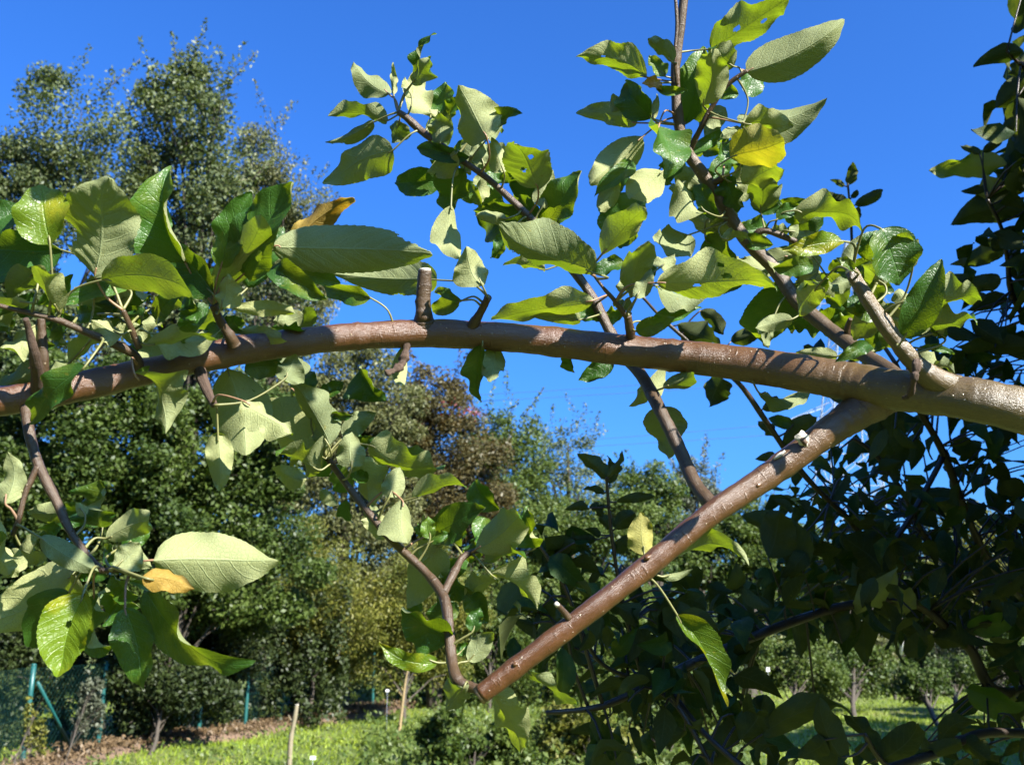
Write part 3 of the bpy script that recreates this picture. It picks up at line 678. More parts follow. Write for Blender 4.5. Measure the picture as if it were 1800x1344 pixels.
# ------------------------------------------------------------------ leaf builder (close range)
def leaf_geo(B, T, halfw, ntop, rg, fold=.25, curl=.12, rip=.12, twist=.0, bend=0.0, roll=.0, nu=34, nv=10, serr=1.0, bites=0, holes=0, tipcurl=0.0):
    B = np.array(B); T = np.array(T); m = T - B; L = np.linalg.norm(m); m /= L
    n = np.array(ntop, float); n -= m * n.dot(m); n /= np.linalg.norm(n); s = np.cross(m, n)
    us = np.linspace(0, 1, nu + 1); vs = np.linspace(-1, 1, nv + 1)
    U, Vv = np.meshgrid(us, vs, indexing='ij')
    W = np.sin(np.pi * np.clip(us, 0, 1) ** rg.uniform(.72, .88)) ** .62 * (1 - .20 * us) * 1.06
    W = np.maximum(W, .02); W[-1] = 0.01; W[0] = .03
    tip = np.clip((us - .88) / .12, 0, 1); W = W * (1 - .45 * tip * (1 - tip) * 2)
    asym = rg.normal(0, .05)
    Wm = W[:, None] * (1 + asym * np.sign(Vv))
    teeth = 1 + serr * .045 * ((us * 17 + .3) % 1.0 - .5)[:, None] * (np.abs(Vv) > .99)
    lob = 1 + .03 * np.sin(us * 9 + rg.random() * 6)[:, None] * np.abs(Vv) ** 2
    lat = halfw * Wm * Vv * teeth * lob
    p1, p2, p3, p4 = rg.random(4) * 6.28
    z = fold * halfw * np.abs(Vv) ** 1.15 * Wm
    z += curl * L * 4 * U * (1 - U) * .5
    z += rip * halfw * (np.sin(U * rg.uniform(9, 15) + p1 + 1.4 * np.sign(Vv)) * np.abs(Vv) ** 2 + .5 * np.sin(U * 21 + p2) * np.abs(Vv) ** 3) * np.sin(np.pi * U) ** .5
    z += rip * .5 * halfw * np.sin(U * 6 + p3) * np.sin(Vv * 2.2 + p4)
    z += roll * halfw * np.abs(Vv) ** 3 * Wm
    # sunk side veins give the blade its quilted look
    z += -.018 * halfw * np.cos((U * 7.5 - 1.7 * np.abs(Vv) ** 1.25) * 2 * np.pi) * np.sqrt(np.abs(Vv)) * (1 - Vv ** 4)
    ang = twist * (U - .3)
    latx = lat * np.cos(ang) - z * np.sin(ang); z2 = lat * np.sin(ang) + z * np.cos(ang)
    tc = tipcurl * L * np.clip(U - .7, 0, 1) ** 2 * 4
    along = U * L - np.abs(tc) * .3
    latx = latx + bend * L * 4 * U * (1 - U) * .5
    Pn = B + m * along[..., None] + s * latx[..., None] + n * (z2 + tc)[..., None]
    V = Pn.reshape(-1, 3); uv = np.stack([U, (Vv + 1) / 2], -1).reshape(-1, 2)
    I = np.arange((nu + 1) * (nv + 1)).reshape(nu + 1, nv + 1)
    Fq = np.stack([I[:-1, :-1], I[:-1, 1:], I[1:, 1:], I[1:, :-1]], -1).reshape(-1, 4)
    if bites or holes:
        cu = (U[:-1, :-1] + U[1:, 1:]).ravel() / 2; cv_ = (Vv[:-1, :-1] + Vv[1:, 1:]).ravel() / 2
        keep = np.ones(len(Fq), bool)
        for _ in range(bites):
            a, b, r_ = rg.uniform(.3, .97), rg.choice([-1, 1]) * rg.uniform(.95, 1.15), rg.uniform(.08, .17)
            keep &= ((cu - a) * 1.0) ** 2 + ((cv_ - b) * .42) ** 2 > r_ ** 2 * (1 + .4 * rg.normal(0, 1, len(cu)).clip(-1, 1) * .5)
        for _ in range(holes):
            a, b, r_ = rg.uniform(.25, .8), rg.uniform(-.6, .6), rg.uniform(.03, .055)
            keep &= ((cu - a)) ** 2 + ((cv_ - b) * .42) ** 2 > r_ ** 2
        Fq = Fq[keep]
    return V, Fq, uv

BACK = -FWD
LEAN = {'L': (.12, .30), 'G': (-.35, -1.15), 'D': (-.75, -.22), 'H': (-.35, -.10), 'S': (.5, .9), 'E': (.1, 1.6)}

def place_leaf(e, depth, rg, half_scale=1.0, nu=34, nv=10, dz=None):
    bx, by, tx, ty, wd, code = e[:6]; op = e[6] if len(e) > 6 else {}
    side, st = code[0], code[1]
    d = depth + op.get('dd', 0)
    Bp = P(bx, by, d); Ld = math.hypot(tx - bx, ty - by) / F * d
    lx, ly = op.get('n', LEAN[st]); lx += rg.normal(0, .08); ly += rg.normal(0, .08)
    ux, uy = (tx - bx), (by - ty); ul = math.hypot(ux, uy); ux /= ul; uy /= ul
    dt = op['dt'] if 'dt' in op else max(-.95, min(.95, ux * lx + uy * ly + rg.uniform(-.12, .12)))
    Tp = P(tx, ty, d + dt * Ld)
    m = (Tp - Bp).normalized()
    n = (BACK + RIGHT * lx + UP * ly); n = (n - m * n.dot(m))
    if n.length < .15: n = BACK - m * BACK.dot(m)
    n.normalize()
    if n.dot(BACK) < 0: n = -n
    s = m.cross(n); view = ((Bp + Tp) / 2 - CAM).normalized(); q_ = math.sqrt(max(0, 1 - s.dot(view) ** 2))
    half = .5 * wd * d / F / max(q_, .42) * half_scale
    ntop = n if side == 'T' else -n
    k = dict(fold=rg.uniform(.15, .7), curl=rg.uniform(-.08, .38), rip=rg.uniform(.14, .42), twist=rg.normal(0, .5), bend=rg.normal(0, .09), roll=rg.uniform(-.1, .25), tipcurl=rg.normal(0, .18))
    if wd > 62: k['rip'] *= .6
    for a in ('fold', 'curl', 'rip', 'twist', 'bend', 'roll', 'bites', 'holes', 'tipcurl'):
        if a in op: k[a] = op[a]
    return leaf_geo(Bp, Tp, half, ntop, rg, nu=nu, nv=nv, **k) + (Bp, Tp)

# ------------------------------------------------------------------ front apple tree: trunk (outside the frame), limb, twigs, leaves
TW = []          # twig sample points for attaching leaves: (px, py, depth)
def limb_tube(name, spec, mat, parent, seg=16, wob=.03, age=None, sub=8, seed=0, attach=True, rings=(), label=None, bumps=0):
    """spec: (px, py, radius px, depth)"""
    pts = [P(a, b, d) for a, b, r, d in spec]; rad = [r * d / F for a, b, r, d in spec]
    v, f, al, pp = tube(pts, rad, seg, sub, wob, seed=seed)
    n = len(pp); r_px = np.interp(np.linspace(0, len(spec) - 1, n), range(len(spec)), [q[0] for q in spec])
    if rings:                                             # growth-scar rings
        vv = v.reshape(n, seg, 3); c = vv.mean(1, keepdims=True)
        for rx in rings:
            k = 1 + .07 * np.exp(-((r_px - rx) / 5.0) ** 2)[:, None, None]; vv = c + (vv - c) * k
        v = vv.reshape(-1, 3)
    if bumps:
        rg = np.random.default_rng(seed + 3); vv = v.reshape(n, seg, 3); c = vv.mean(1, keepdims=True)
        for _ in range(bumps):
            i0, k0 = rg.integers(2, n - 2), rg.integers(0, seg); am = rg.uniform(.05, .16)
            di = np.exp(-((np.arange(n) - i0) / 1.3) ** 2)[:, None] * np.exp(-((((np.arange(seg) - k0 + seg / 2) % seg) - seg / 2) / 1.3) ** 2)[None]
            vv = c + (vv - c) * (1 + am * di[..., None])
        v = vv.reshape(-1, 3)
    ag = np.zeros(len(v)) if age is None else np.repeat(np.interp(r_px, *age), seg)
    if age is not None and len(ag) != len(v): ag = np.full(len(v), .3)
    kk = np.tile(np.arange(seg), n); mb = MB()
    mb.add(v, f, uv=np.stack([np.repeat(al.reshape(n, seg)[:, 0], seg) * 1.0, kk / seg * np.repeat([np.mean(rad) * 6.28], n * seg)], 1), age=ag)
    o = mb.build(name, M[mat], parent, uv=True)
    if label: o['label'] = label
    if attach:
        for i in range(len(spec) - 1):
            for t in np.linspace(0, 1, 5):
                TW.append(tuple(spec[i][k] * (1 - t) + spec[i + 1][k] * t for k in (0, 1, 3)) + (spec[i][2] * (1 - t) + spec[i + 1][2] * t,))
    return o

tb = Vector((1.22, .92, -.1))
root = empty('apple_tree', tb)
tag(root, 'sunlit apple tree reaching in from the right with arching limb and sawn lower limb', 'tree')
# trunk outside the frame on the right; the arching limb grows out of it
v, f, a_, _ = tube([tb, tb + Vector((.01, 0, .5)), tb + Vector((-.03, .01, 1.0)), tb + Vector((-.01, .02, 1.6)), tb + Vector((.1, .05, 2.3)), tb + Vector((.2, .02, 3.0))],
                   [.11, .085, .075, .062, .045, .02], 20, 8, .04); mb = MB(); mb.add(v, f, age=.8); mb.build('trunk', M['bark'], root)
trunk_join = [(3050, 1000, 60, .95), (2500, 900, 56, .78), (2150, 822, 50, .66), (1900, 752, 46, .61)]
main = [(1800, 722, 41, .60), (1700, 700, 38, .61), (1620, 690, 36, .625), (1560, 683, 36, .635), (1490, 670, 35, .65), (1430, 659, 33.5, .66), (1350, 646, 31.5, .675),
        (1250, 632, 29.5, .69), (1150, 621, 28, .70), (1050, 610, 27.5, .705), (950, 598, 25.5, .71), (850, 590, 25, .71), (750, 586, 25.5, .705), (640, 590, 24, .695),
        (550, 598, 24, .685), (450, 611, 25, .67), (390, 622, 26, .66), (300, 643, 22.5, .645), (240, 656, 24, .635), (150, 677, 26, .62), (60, 696, 26, .605), (-20, 710, 26, .595), (-120, 735, 25, .58), (-300, 785, 20, .555), (-500, 830, 14, .53), (-680, 850, 6, .51)]
limb_tube('arching_limb', trunk_join + main, 'bark', root, seg=26, wob=.018, age=([-700, 1000, 1350, 1560, 1800, 3000], [.1, 0, .25, .9, 1, 1]), sub=10, seed=3,
          rings=(630, 1178, 1495, 1185, 975), bumps=26, label='thick limb, glossy brown turning grey to the right')
side = [(1625, 676, 24, .642), (1580, 684, 33, .645), (1535, 706, 35, .646), (1485, 739, 29, .645), (1430, 778, 24.5, .64), (1350, 836, 22.5, .635), (1250, 903, 20.5, .625), (1150, 985, 20, .615), (1050, 1064, 18.5, .605), (950, 1140, 18, .60), (845, 1220, 17.5, .595)]
low = limb_tube('sawn_limb', side, 'bark', root, seg=24, wob=.02, age=([845, 1200, 1600], [0, .1, .6]), sub=12, seed=8, rings=(1372, 1380, 1160, 905), bumps=34, label='lower limb sawn off square at its left end')
# sawn end face
c = P(844.6, 1220.3, .595); dr = (P(844.6, 1220.3, .595) - P(950, 1140, .60)).normalized(); a1 = dr.cross(Vector((0, 0, 1))).normalized(); a2 = dr.cross(a1)
mb = MB(); rr = 16.2 * .595 / F; vs_ = [c + dr * .0016] + [c + dr * .0016 + (a1 * math.cos(t) + a2 * math.sin(t)) * rr for t in np.linspace(0, 6.283, 29)[:-1]]
vs_ += [c - dr * .001 + (a1 * math.cos(t) + a2 * math.sin(t)) * rr * 1.03 for t in np.linspace(0, 6.283, 29)[:-1]]
mb.add(vs_, [(0, 1 + k, 1 + (k + 1) % 28) for k in range(28)] + [(1 + k, 29 + k, 29 + (k + 1) % 28, 1 + (k + 1) % 28) for k in range(28)])
mb.build('sawn_face', M['cut'], low)
def disc(px, py, d, dirv, rpx, mat, parent, name='sawn_face', th=.0012):
    c = P(px, py, d); dirv = dirv.normalized(); r = rpx * d / F; mb = MB()
    v, f, _, _ = tube([c - dirv * .001, c + dirv * th, c + dirv * (th * 1.3)], [r, r * .97, r * .6], 16, 1); mb.add(v, f); return mb.build(name, M[mat], parent)

# short pruned stub standing on the limb
st = limb_tube('pruned_stub', [(746, 592, 21, .704), (746, 576, 21, .703), (745, 563, 19, .702), (745, 552, 15, .70), (744, 536, 13, .70), (745, 510, 12.5, .70), (747, 476, 12, .70)], 'shoot_bark', root, 18, .02, seed=5, sub=8, rings=(), attach=False, bumps=12, label='short upright stub with a pale cut top')
disc(747, 475, .70, UP, 10.5, 'palecut', st)
# big stub shoot right of the junction
s2 = limb_tube('pruned_shoot', [(1690, 690, 28, .615), (1650, 672, 24, .612), (1615, 645, 18, .61), (1578, 602, 15, .61), (1545, 556, 13.5, .612), (1520, 518, 12, .615), (1497, 478, 11, .62)], 'bark', root, 18, .03, age=([0, 2000], [.9, .9]), seed=6, bumps=16, label='grey-brown side shoot cut off above')
disc(1496.5, 477, .62, P(1497, 478, .62) - P(1520, 518, .615), 10, 'palecut', s2)
# black scar ridge where the shoot forks
limb_tube('bark_ridge', [(1612, 632, 7, .59), (1610, 650, 8, .588), (1606, 668, 6.5, .588), (1600, 692, 5, .595), (1588, 700, 3, .602)], 'rough_bark', root, 12, .16, seed=12, attach=False, bumps=10)
# pruning scars
def scar(px, py, d, rx, ry, mat, name, ang=0, parent=None):
    c = P(px, py, d); mb = MB(); n = 18; ca, sa = math.cos(ang), math.sin(ang); s_ = d / F
    vv = [c + BACK * .0016]; 
    for ring, zz in ((.55, .0013), (1, -.0006)):
        for k in range(n):
            t = 6.283 * k / n; j = 1 + random.uniform(-.22, .22); x = rx * ring * math.cos(t) * j; y = ry * ring * math.sin(t) * j
            vv.append(c + RIGHT * (x * ca - y * sa) * s_ + UP * (x * sa + y * ca) * s_ + BACK * zz)
    ff = [(0, 1 + k, 1 + (k + 1) % n) for k in range(n)] + [(1 + k, 1 + n + k, 1 + n + (k + 1) % n, 1 + (k + 1) % n) for k in range(n)]
    mb.add(vv, ff, age=.2); return mb.build(name, M[mat], parent or root)
scar(1411, 771, .6295, 11, 15, 'palecut', 'pruning_scar', .5, root); scar(1414, 776, .6275, 5, 9, 'rough_bark', 'scar_core', .5, root)
scar(1372, 799, .631, 13, 3.5, 'palecut', 'pruning_scar', .62, root)
for (x, y, d, rx, ry) in ((1332, 853, .6255, 7, 5), (1138, 980, .608, 8, 5), (905, 1167, .592, 6, 4), (1172, 628, .6875, 5, 5)):
    scar(x, y, d, rx, ry, 'bark', 'bud_scar', .5)
sn = limb_tube('snapped_spur', [(1000, 1086, 7, .60), (992, 1076, 5, .598), (980, 1063, 5, .594)], 'shoot_bark', root, 12, .06, seed=4, sub=5, bumps=5, attach=False)
disc(979, 1062, .5935, P(980, 1063, .594) - P(992, 1076, .598), 4.4, 'palecut', sn)
sc_ = limb_tube('dead_spur', [(716, 600, 9, .70), (712, 622, 8, .695), (706, 640, 8, .69), (694, 650, 6, .685), (678, 656, 4, .68)], 'rough_bark', root, 12, .22, seed=14, sub=7, bumps=12, attach=False, label='gnarled dead fruiting spur under the limb')
def shoot(name, spec, mat='shoot_bark', seg=12, wob=.04, seed=0, bumps=10, label=None, **k): return limb_tube(name, spec, mat, root, seg, wob, seed=seed, bumps=bumps, label=label, **k)
shoot('shoot', [(1625, 695, 13, .66), (1570, 655, 12.5, .70), (1510, 617, 13, .74), (1450, 572, 13, .77), (1400, 528, 13.5, .79), (1360, 470, 12, .80), (1310, 420, 11.5, .80), (1265, 352, 11, .80), (1232, 302, 10.5, .80), (1205, 262, 11, .80), (1192, 205, 9.5, .80), (1187, 125, 8, .80), (1195, 60, 8, .80), (1206, -40, 7.5, .80)], seed=21, bumps=24, age=([0, 2000], [.5, .5]), label='long upright shoot running out of the top of the frame')
shoot('shoot', [(1190, 150, 3.5, .795), (1186, 100, 3.2, .79), (1190, 40, 3.2, .79), (1184, -40, 3, .79)], seed=22, bumps=4)
shoot('twig', [(1213, 262, 6, .80), (1232, 225, 5, .79), (1252, 187, 4.5, .785), (1278, 150, 4.2, .78), (1314, 124, 3.5, .775)], seed=23, bumps=4, label='reddish side twig')
shoot('shoot', [(1268, 897, 14, .628), (1245, 880, 13.5, .635), (1220, 846, 12.5, .65), (1195, 790, 11.5, .67), (1160, 720, 11, .69), (1128, 660, 11, .72), (1090, 612, 10.5, .75), (1068, 575, 9.5, .76), (1040, 520, 8.5, .765), (1000, 465, 8, .77), (950, 402, 7.5, .775), (905, 357, 6.5, .78), (855, 312, 6, .785), (812, 282, 5.5, .785), (775, 255, 6, .785), (738, 228, 7, .79), (715, 207, 6.5, .79), (700, 197, 5, .79)], seed=24, bumps=26, label='side shoot rising up and left from the sawn limb')
shoot('spur', [(1110, 598, 9, .70), (1107, 578, 7.5, .69), (1103, 555, 7, .685)], seed=25)
shoot('twig', [(1103, 560, 5, .685), (1082, 530, 4.5, .68), (1060, 505, 3, .675), (1045, 485, 2.5, .67)], seed=26, bumps=3)
shoot('spur', [(822, 582, 10, .705), (838, 560, 8, .70), (852, 535, 6.5, .695), (858, 522, 7, .69)], seed=27)
shoot('spur', [(412, 605, 14, .65), (402, 588, 9, .645), (385, 560, 7.5, .64), (375, 535, 7, .635)], seed=28)
shoot('twig', [(245, 650, 9, .625), (238, 625, 8, .62), (205, 606, 8, .61), (150, 583, 6.5, .60), (100, 562, 5.5, .59), (40, 547, 4.5, .58), (-30, 530, 4, .57)], seed=29, label='twig along the left edge above the limb')
shoot('twig', [(245, 612, 6, .615), (232, 580, 5, .61), (216, 545, 4.5, .605)], seed=30)
shoot('spur', [(70, 696, 14, .603), (66, 662, 11, .588), (60, 620, 8.5, .575), (52, 585, 6.5, .57), (45, 560, 5, .565)], seed=31, mat='rough_bark')
shoot('spur', [(78, 694, 11, .606), (76, 640, 9, .60), (74, 590, 8, .60), (72, 560, 7, .60)], seed=32)
shoot('twig', [(46, 700, 13, .603), (50, 750, 9.5, .59), (62, 800, 9, .585), (76, 835, 9, .58), (100, 882, 8, .575), (122, 930, 7, .57), (155, 978, 6, .565), (180, 1003, 6, .56)], seed=33, label='dark drooping twig at the left edge')
shoot('twig', [(66, 820, 6, .58), (45, 865, 5, .575), (32, 915, 4.5, .57), (22, 940, 4, .57)], seed=34)
shoot('twig', [(180, 1003, 5, .56), (215, 1000, 4.5, .56), (235, 1012, 4, .56)], seed=35)
shoot('spur', [(348, 640, 11, .65), (358, 672, 9, .645), (368, 695, 8, .64), (377, 712, 6, .635)], seed=36, mat='rough_bark')
shoot('shoot', [(850, 1212, 8, .60), (828, 1207, 9.5, .605), (803, 1192, 10.5, .61), (793, 1150, 9.5, .625), (788, 1090, 9, .64), (778, 1045, 9.5, .655), (745, 1002, 8, .67), (695, 955, 7.5, .68), (652, 905, 6.5, .69), (612, 855, 6, .70), (575, 805, 5, .70)], seed=37, bumps=18, label='side shoot rising up and left from the sawn end')
shoot('twig', [(780, 1042, 7.5, .655), (800, 1003, 7, .67), (815, 978, 6, .68), (842, 966, 5, .69), (880, 958, 4, .70)], seed=38)
shoot('twig', [(1400, 425, 5, .79), (1345, 405, 6, .795), (1325, 420, 7, .80)], seed=39)
shoot('twig', [(1245, 325, 5, .80), (1262, 318, 6, .795), (1270, 312, 5, .79)], seed=40)
shoot('twig', [(1490, 600, 6, .755), (1490, 575, 5, .75), (1495, 560, 4, .745)], seed=41)

A = 'autumn'; Yw = 'yellowing'
LV = [
# left cluster
(110,440,-40,470,112,'UD',{'dd':.01}),(-60,430,44,362,62,'TL'),(88,430,72,320,92,'TL',{'m':Yw,'fold':.3,'l':'yellow-green leaf in a folded fan at the left edge'}),
(168,487,186,309,120,'UH',{'dd':-.015,'fold':.1,'bites':1}),(222,442,292,352,78,'TL',{'dd':.03}),(326,462,291,287,68,'TH',{'fold':.55,'roll':.5,'l':'tall twisted leaf pointing up'}),(374,516,282,430,62,'TH'),
(180,492,347,516,74,'UG'),(102,546,54,454,42,'UG'),(224,508,113,538,34,'TL',{'bend':.2}),(165,532,161,484,30,'UH'),
(388,541,401,481,42,'UH',{'dd':-.01}),(376,522,464,370,68,'UG',{'fold':.35}),(388,470,437,332,58,'TH'),(428,482,536,317,92,'TH',{'holes':1}),(436,505,500,400,66,'TL',{'dd':.01}),
(488,432,628,352,50,'UL',{'m':A,'bites':3,'dd':.03,'rip':.5,'fold':.5,'l':'ragged orange-yellow leaf with chewed edges'}),
(478,434,762,446,92,'UH',{'dd':-.01,'bites':1,'n':(-.05,-.02),'fold':.25,'l':'long grey-green leaf seen from below with a bite at its top edge'}),
(474,474,580,530,48,'TL'),(514,482,601,494,36,'TL',{'dd':.01}),(768,492,590,480,66,'UH',{'bites':1,'dd':.03}),(652,524,560,498,36,'UD'),(405,540,517,552,28,'UH'),(420,585,500,600,30,'UD',{'dd':.02}),
(262,585,390,588,44,'US',{'rip':.3,'l':'crinkled pale leaf lying on the limb'}),(258,606,382,600,28,'UG',{'dd':-.005}),(215,588,160,563,40,'US'),(62,572,-2,606,44,'US'),(50,532,-40,520,24,'UG'),
(150,643,53,742,52,'UD',{'dd':-.04}),(122,638,80,664,28,'UL',{'dd':.01}),(60,642,-12,682,52,'UD',{'dd':.02}),(236,655,302,757,48,'UD',{'dd':-.03,'n':(-.7,-.9)}),
(400,648,432,800,108,'UL',{'dd':.01,'l':'broad underside with a big shadow across it, below the limb'}),(383,760,386,866,48,'UL',{'fold':.6,'dd':-.01}),(426,704,519,758,46,'US',{'dd':-.03}),
(572,806,428,712,104,'UD'),(578,783,508,664,60,'UH',{'dd':-.015}),(545,692,544,652,28,'TL'),(562,697,605,672,28,'TL'),(498,668,520,622,54,'UL',{'dd':.02}),
(564,826,482,794,44,'UG'),(583,728,620,730,18,'TH'),(604,768,662,726,40,'UL'),(618,820,619,758,54,'UL',{'dd':-.01}),(648,782,782,836,54,'UG'),(628,805,655,892,60,'UH',{'dd':.02}),
(684,874,702,817,42,'UL'),(724,876,822,854,36,'UG'),(706,878,719,952,62,'US',{'dd':-.01,'l':'bright cream underside beside the lower twig'}),(682,936,634,914,42,'UL',{'dd':-.01}),(668,905,638,900,34,'UL',{'dd':.01}),
(762,936,856,890,64,'UD'),(835,844,878,896,48,'TH'),(756,946,752,906,28,'TL'),(758,952,791,937,22,'TL'),(836,966,917,904,70,'UD'),(942,962,925,888,46,'UD'),(852,990,928,984,34,'UG'),(770,960,720,1066,74,'UH',{'dd':.03}),
(862,1008,947,1066,48,'UG'),(792,1119,706,1068,68,'UD',{'n':(-.1,-.6)}),(769,1164,666,1128,36,'TL',{'m':Yw}),(823,1161,869,1110,40,'UL'),(830,1110,845,1066,30,'TL'),(804,1150,826,1130,22,'TL'),
(815,1208,784,1252,50,'UG'),(868,1212,916,1326,62,'UG',{'dd':.01}),(925,1178,1014,1254,32,'UG'),(1133,975,1128,898,48,'UL',{'dd':.03,'m':Yw,'l':'yellowish underside standing up behind the sawn limb'}),(1172,984,1319,980,42,'UG',{'dd':.02}),(1163,1013,1218,1000,14,'UL'),
(1190,1080,1270,1246,42,'TL',{'m':Yw,'n':(.45,.2),'fold':.75,'bend':-.22,'twist':.7,'rip':.3,'bites':2,'l':'long bright green leaf hanging alone below the sawn limb'}),
# lower left cluster
(130,1010,-50,1112,136,'UD',{'dd':.01}),(122,1040,64,1137,62,'TD'),(147,1042,107,1197,84,'TL',{'m':Yw,'dd':-.02,'holes':1,'bites':1,'l':'glowing yellow-green leaf with a small hole and a ragged tip'}),(220,1068,250,1216,70,'TL',{'dd':-.01,'tipcurl':-.2,'l':'bright green leaf hanging point down'}),
(256,1036,432,1176,78,'UD'),(270,984,491,986,112,'UL',{'dd':-.005,'n':(.2,.3),'l':'wide pale underside with a curved shadow, pointing right'}),(250,1014,342,1036,40,'US',{'m':A,'dd':-.055,'rip':.3,'l':'yellow and brown withered leaf'}),
(202,997,246,953,54,'UL',{'dd':-.02}),(70,944,173,1004,44,'UL',{'dd':-.02}),(165,1045,190,1152,60,'UD',{'dd':.02}),(180,926,175,842,56,'UD',{'dd':.02}),(112,900,36,900,42,'UD',{'dd':.01}),(10,886,14,794,46,'UL'),
(186,946,273,918,52,'UD',{'dd':.02}),(150,906,134,882,20,'UL'),(270,1038,227,1021,14,'TL'),(36,958,74,988,48,'UD',{'dd':.02}),(-12,878,20,992,74,'UD',{'dd':.02}),(215,960,265,930,30,'TL',{'dd':.03}),
# upper centre shoot
(684,166,617,96,44,'UL',{'fold':.6}),(681,212,578,198,36,'UG'),(656,215,568,250,26,'UD',{'bites':3}),(691,264,576,324,74,'UD',{'fold':.1}),(702,213,690,252,38,'UD'),(757,202,744,116,58,'US',{'fold':.1}),(724,172,711,136,20,'US'),
(730,138,768,58,20,'UD',{'rip':.5,'twist':1.5}),(724,147,760,98,34,'UD',{'rip':.5}),(692,166,689,106,13,'UH',{'rip':.4}),(856,243,806,150,86,'UH',{'dd':-.02,'holes':0}),(774,252,769,194,44,'UH',{'dd':-.01}),(872,217,919,198,32,'UD'),
(857,244,886,214,18,'US'),(826,276,736,260,32,'UD',{'dd':-.01}),(802,270,752,304,52,'UD'),(816,297,789,377,58,'UD'),(850,288,834,244,32,'UL'),(886,303,864,241,36,'UL'),(946,332,904,250,84,'UG',{'dd':-.02,'holes':2}),
(953,364,971,298,38,'UL'),(793,360,812,448,52,'US',{'dd':-.01}),(848,502,819,433,62,'UL',{'dd':-.02}),(926,397,836,368,74,'UD',{'dd':.01}),(890,384,835,378,24,'UL'),(946,380,914,342,44,'UD'),(954,397,1032,298,64,'UD',{'dd':.02}),
(1044,480,868,402,80,'UG',{'dd':-.05,'bites':1}),(891,414,861,454,26,'TH'),(959,474,883,467,25,'UG'),(1058,447,1134,368,56,'UG',{'dd':-.04}),(1042,528,860,564,52,'UG',{'dd':-.06}),(1020,562,933,555,32,'UD',{'dd':-.04}),(1062,556,1000,546,30,'TL'),
(808,530,756,548,34,'UD'),(812,528,762,512,18,'UD'),(848,606,845,708,38,'TD'),(872,610,860,670,44,'US',{'bites':1}),(1076,634,1016,669,36,'TL'),(1000,618,1009,657,24,'TD'),(712,608,708,680,28,'US',{'dd':-.0}),(1132,674,1107,714,28,'UD'),
(1143,692,1173,640,36,'US'),(1165,682,1220,654,30,'UD'),(1164,714,1176,806,76,'UD',{'dd':.03,'fold':.05}),(1334,690,1428,680,40,'US',{'dd':.0}),
# spur above the limb
(1108,522,1141,428,56,'UG'),(1118,524,1146,466,30,'UL',{'dd':-.02}),(1130,502,1150,438,34,'TH'),(1155,497,1372,497,78,'UG',{'dd':-.03,'holes':3,'bites':1,'n':(-.2,-.8),'l':'long olive leaf riddled with holes above the limb'}),(1154,502,1250,518,34,'US'),(1160,470,1185,448,40,'US'),
(1144,566,1236,540,32,'TL'),(1118,582,1187,558,34,'TH'),(1107,549,1077,530,22,'UG'),
# right shoot
(1137,136,1012,100,50,'UG',{'holes':1}),(1183,110,1139,68,28,'UG'),(1169,134,1140,98,26,'TL'),(1146,208,1098,143,56,'UD'),(1166,162,1127,148,17,'TS',{'m':A,'l':'small vivid yellow leaf scrap on the upright shoot'}),(1155,156,1210,158,18,'TH'),(1148,210,1155,163,16,'UL',{'twist':1.2}),
(1120,216,1014,198,42,'UD'),(1075,198,1078,164,22,'UD',{'roll':.9}),(1204,218,1236,78,60,'UD',{'dd':.02}),(1236,185,1250,88,60,'UG',{'dd':-.01}),(1250,86,1388,2,66,'UG',{'holes':2,'rip':.3}),(1312,126,1494,29,76,'UH',{'n':(-.2,-.35),'rip':.08,'l':'large pointed leaf against the sky at top right'}),
(1302,216,1453,176,76,'US',{'n':(.3,.5),'l':'cream-backed leaf pointing right under the large top one'}),(1290,117,1244,88,44,'UG'),(1302,224,1266,240,24,'UL'),(1308,217,1397,226,40,'UG',{'dd':-.01}),(1284,277,1382,244,82,'UG',{'dd':-.03,'m':Yw,'n':(-.4,-1.0),'l':'leaf glowing yellow-green with the sun behind it'}),
(1302,287,1260,248,50,'TL',{'dd':-.01}),(1304,322,1377,298,56,'UG'),(1275,313,1306,365,42,'UD'),(1337,370,1335,308,60,'UG',{'dd':-.01}),(1130,240,1038,322,64,'UL'),(1112,284,1044,347,34,'TL',{'dd':-.02}),(1158,222,1169,314,76,'TS',{'dd':-.03,'fold':.15,'l':'pale mint-green upper side facing the camera on the right shoot'}),
(1166,300,1110,346,64,'US',{'dd':-.01}),(1190,275,1171,327,38,'TD'),(1086,320,1053,372,36,'UL'),(1130,343,1088,437,84,'TD',{'dd':.02}),(1241,372,1189,316,44,'US',{'dd':-.02}),(1262,382,1214,323,34,'UD'),(1213,412,1148,430,64,'US'),(1290,396,1203,384,60,'UD'),
(1200,279,1267,230,25,'TL'),(1397,370,1517,406,60,'UG'),(1365,386,1402,362,28,'TL'),(1386,406,1444,408,28,'UL'),(1482,424,1374,440,38,'TL',{'m':Yw,'dd':-.02}),(1268,417,1325,431,21,'UG'),(1398,440,1432,492,56,'UD'),(1430,495,1469,492,44,'UL'),(1397,470,1349,457,26,'UL'),
(1386,490,1348,614,88,'UD',{'dd':.01}),(1394,560,1328,577,32,'UL',{'dd':-.01}),(1355,574,1350,614,20,'UL'),(1548,402,1582,502,84,'TL',{'n':(.3,.1),'fold':.15,'dd':-.02,'l':'broad green upper side behind the pruned shoot'}),(1590,592,1657,452,60,'TH',{'dd':-.02,'fold':.4}),(1642,522,1728,520,48,'UG',{'tipcurl':-.4}),
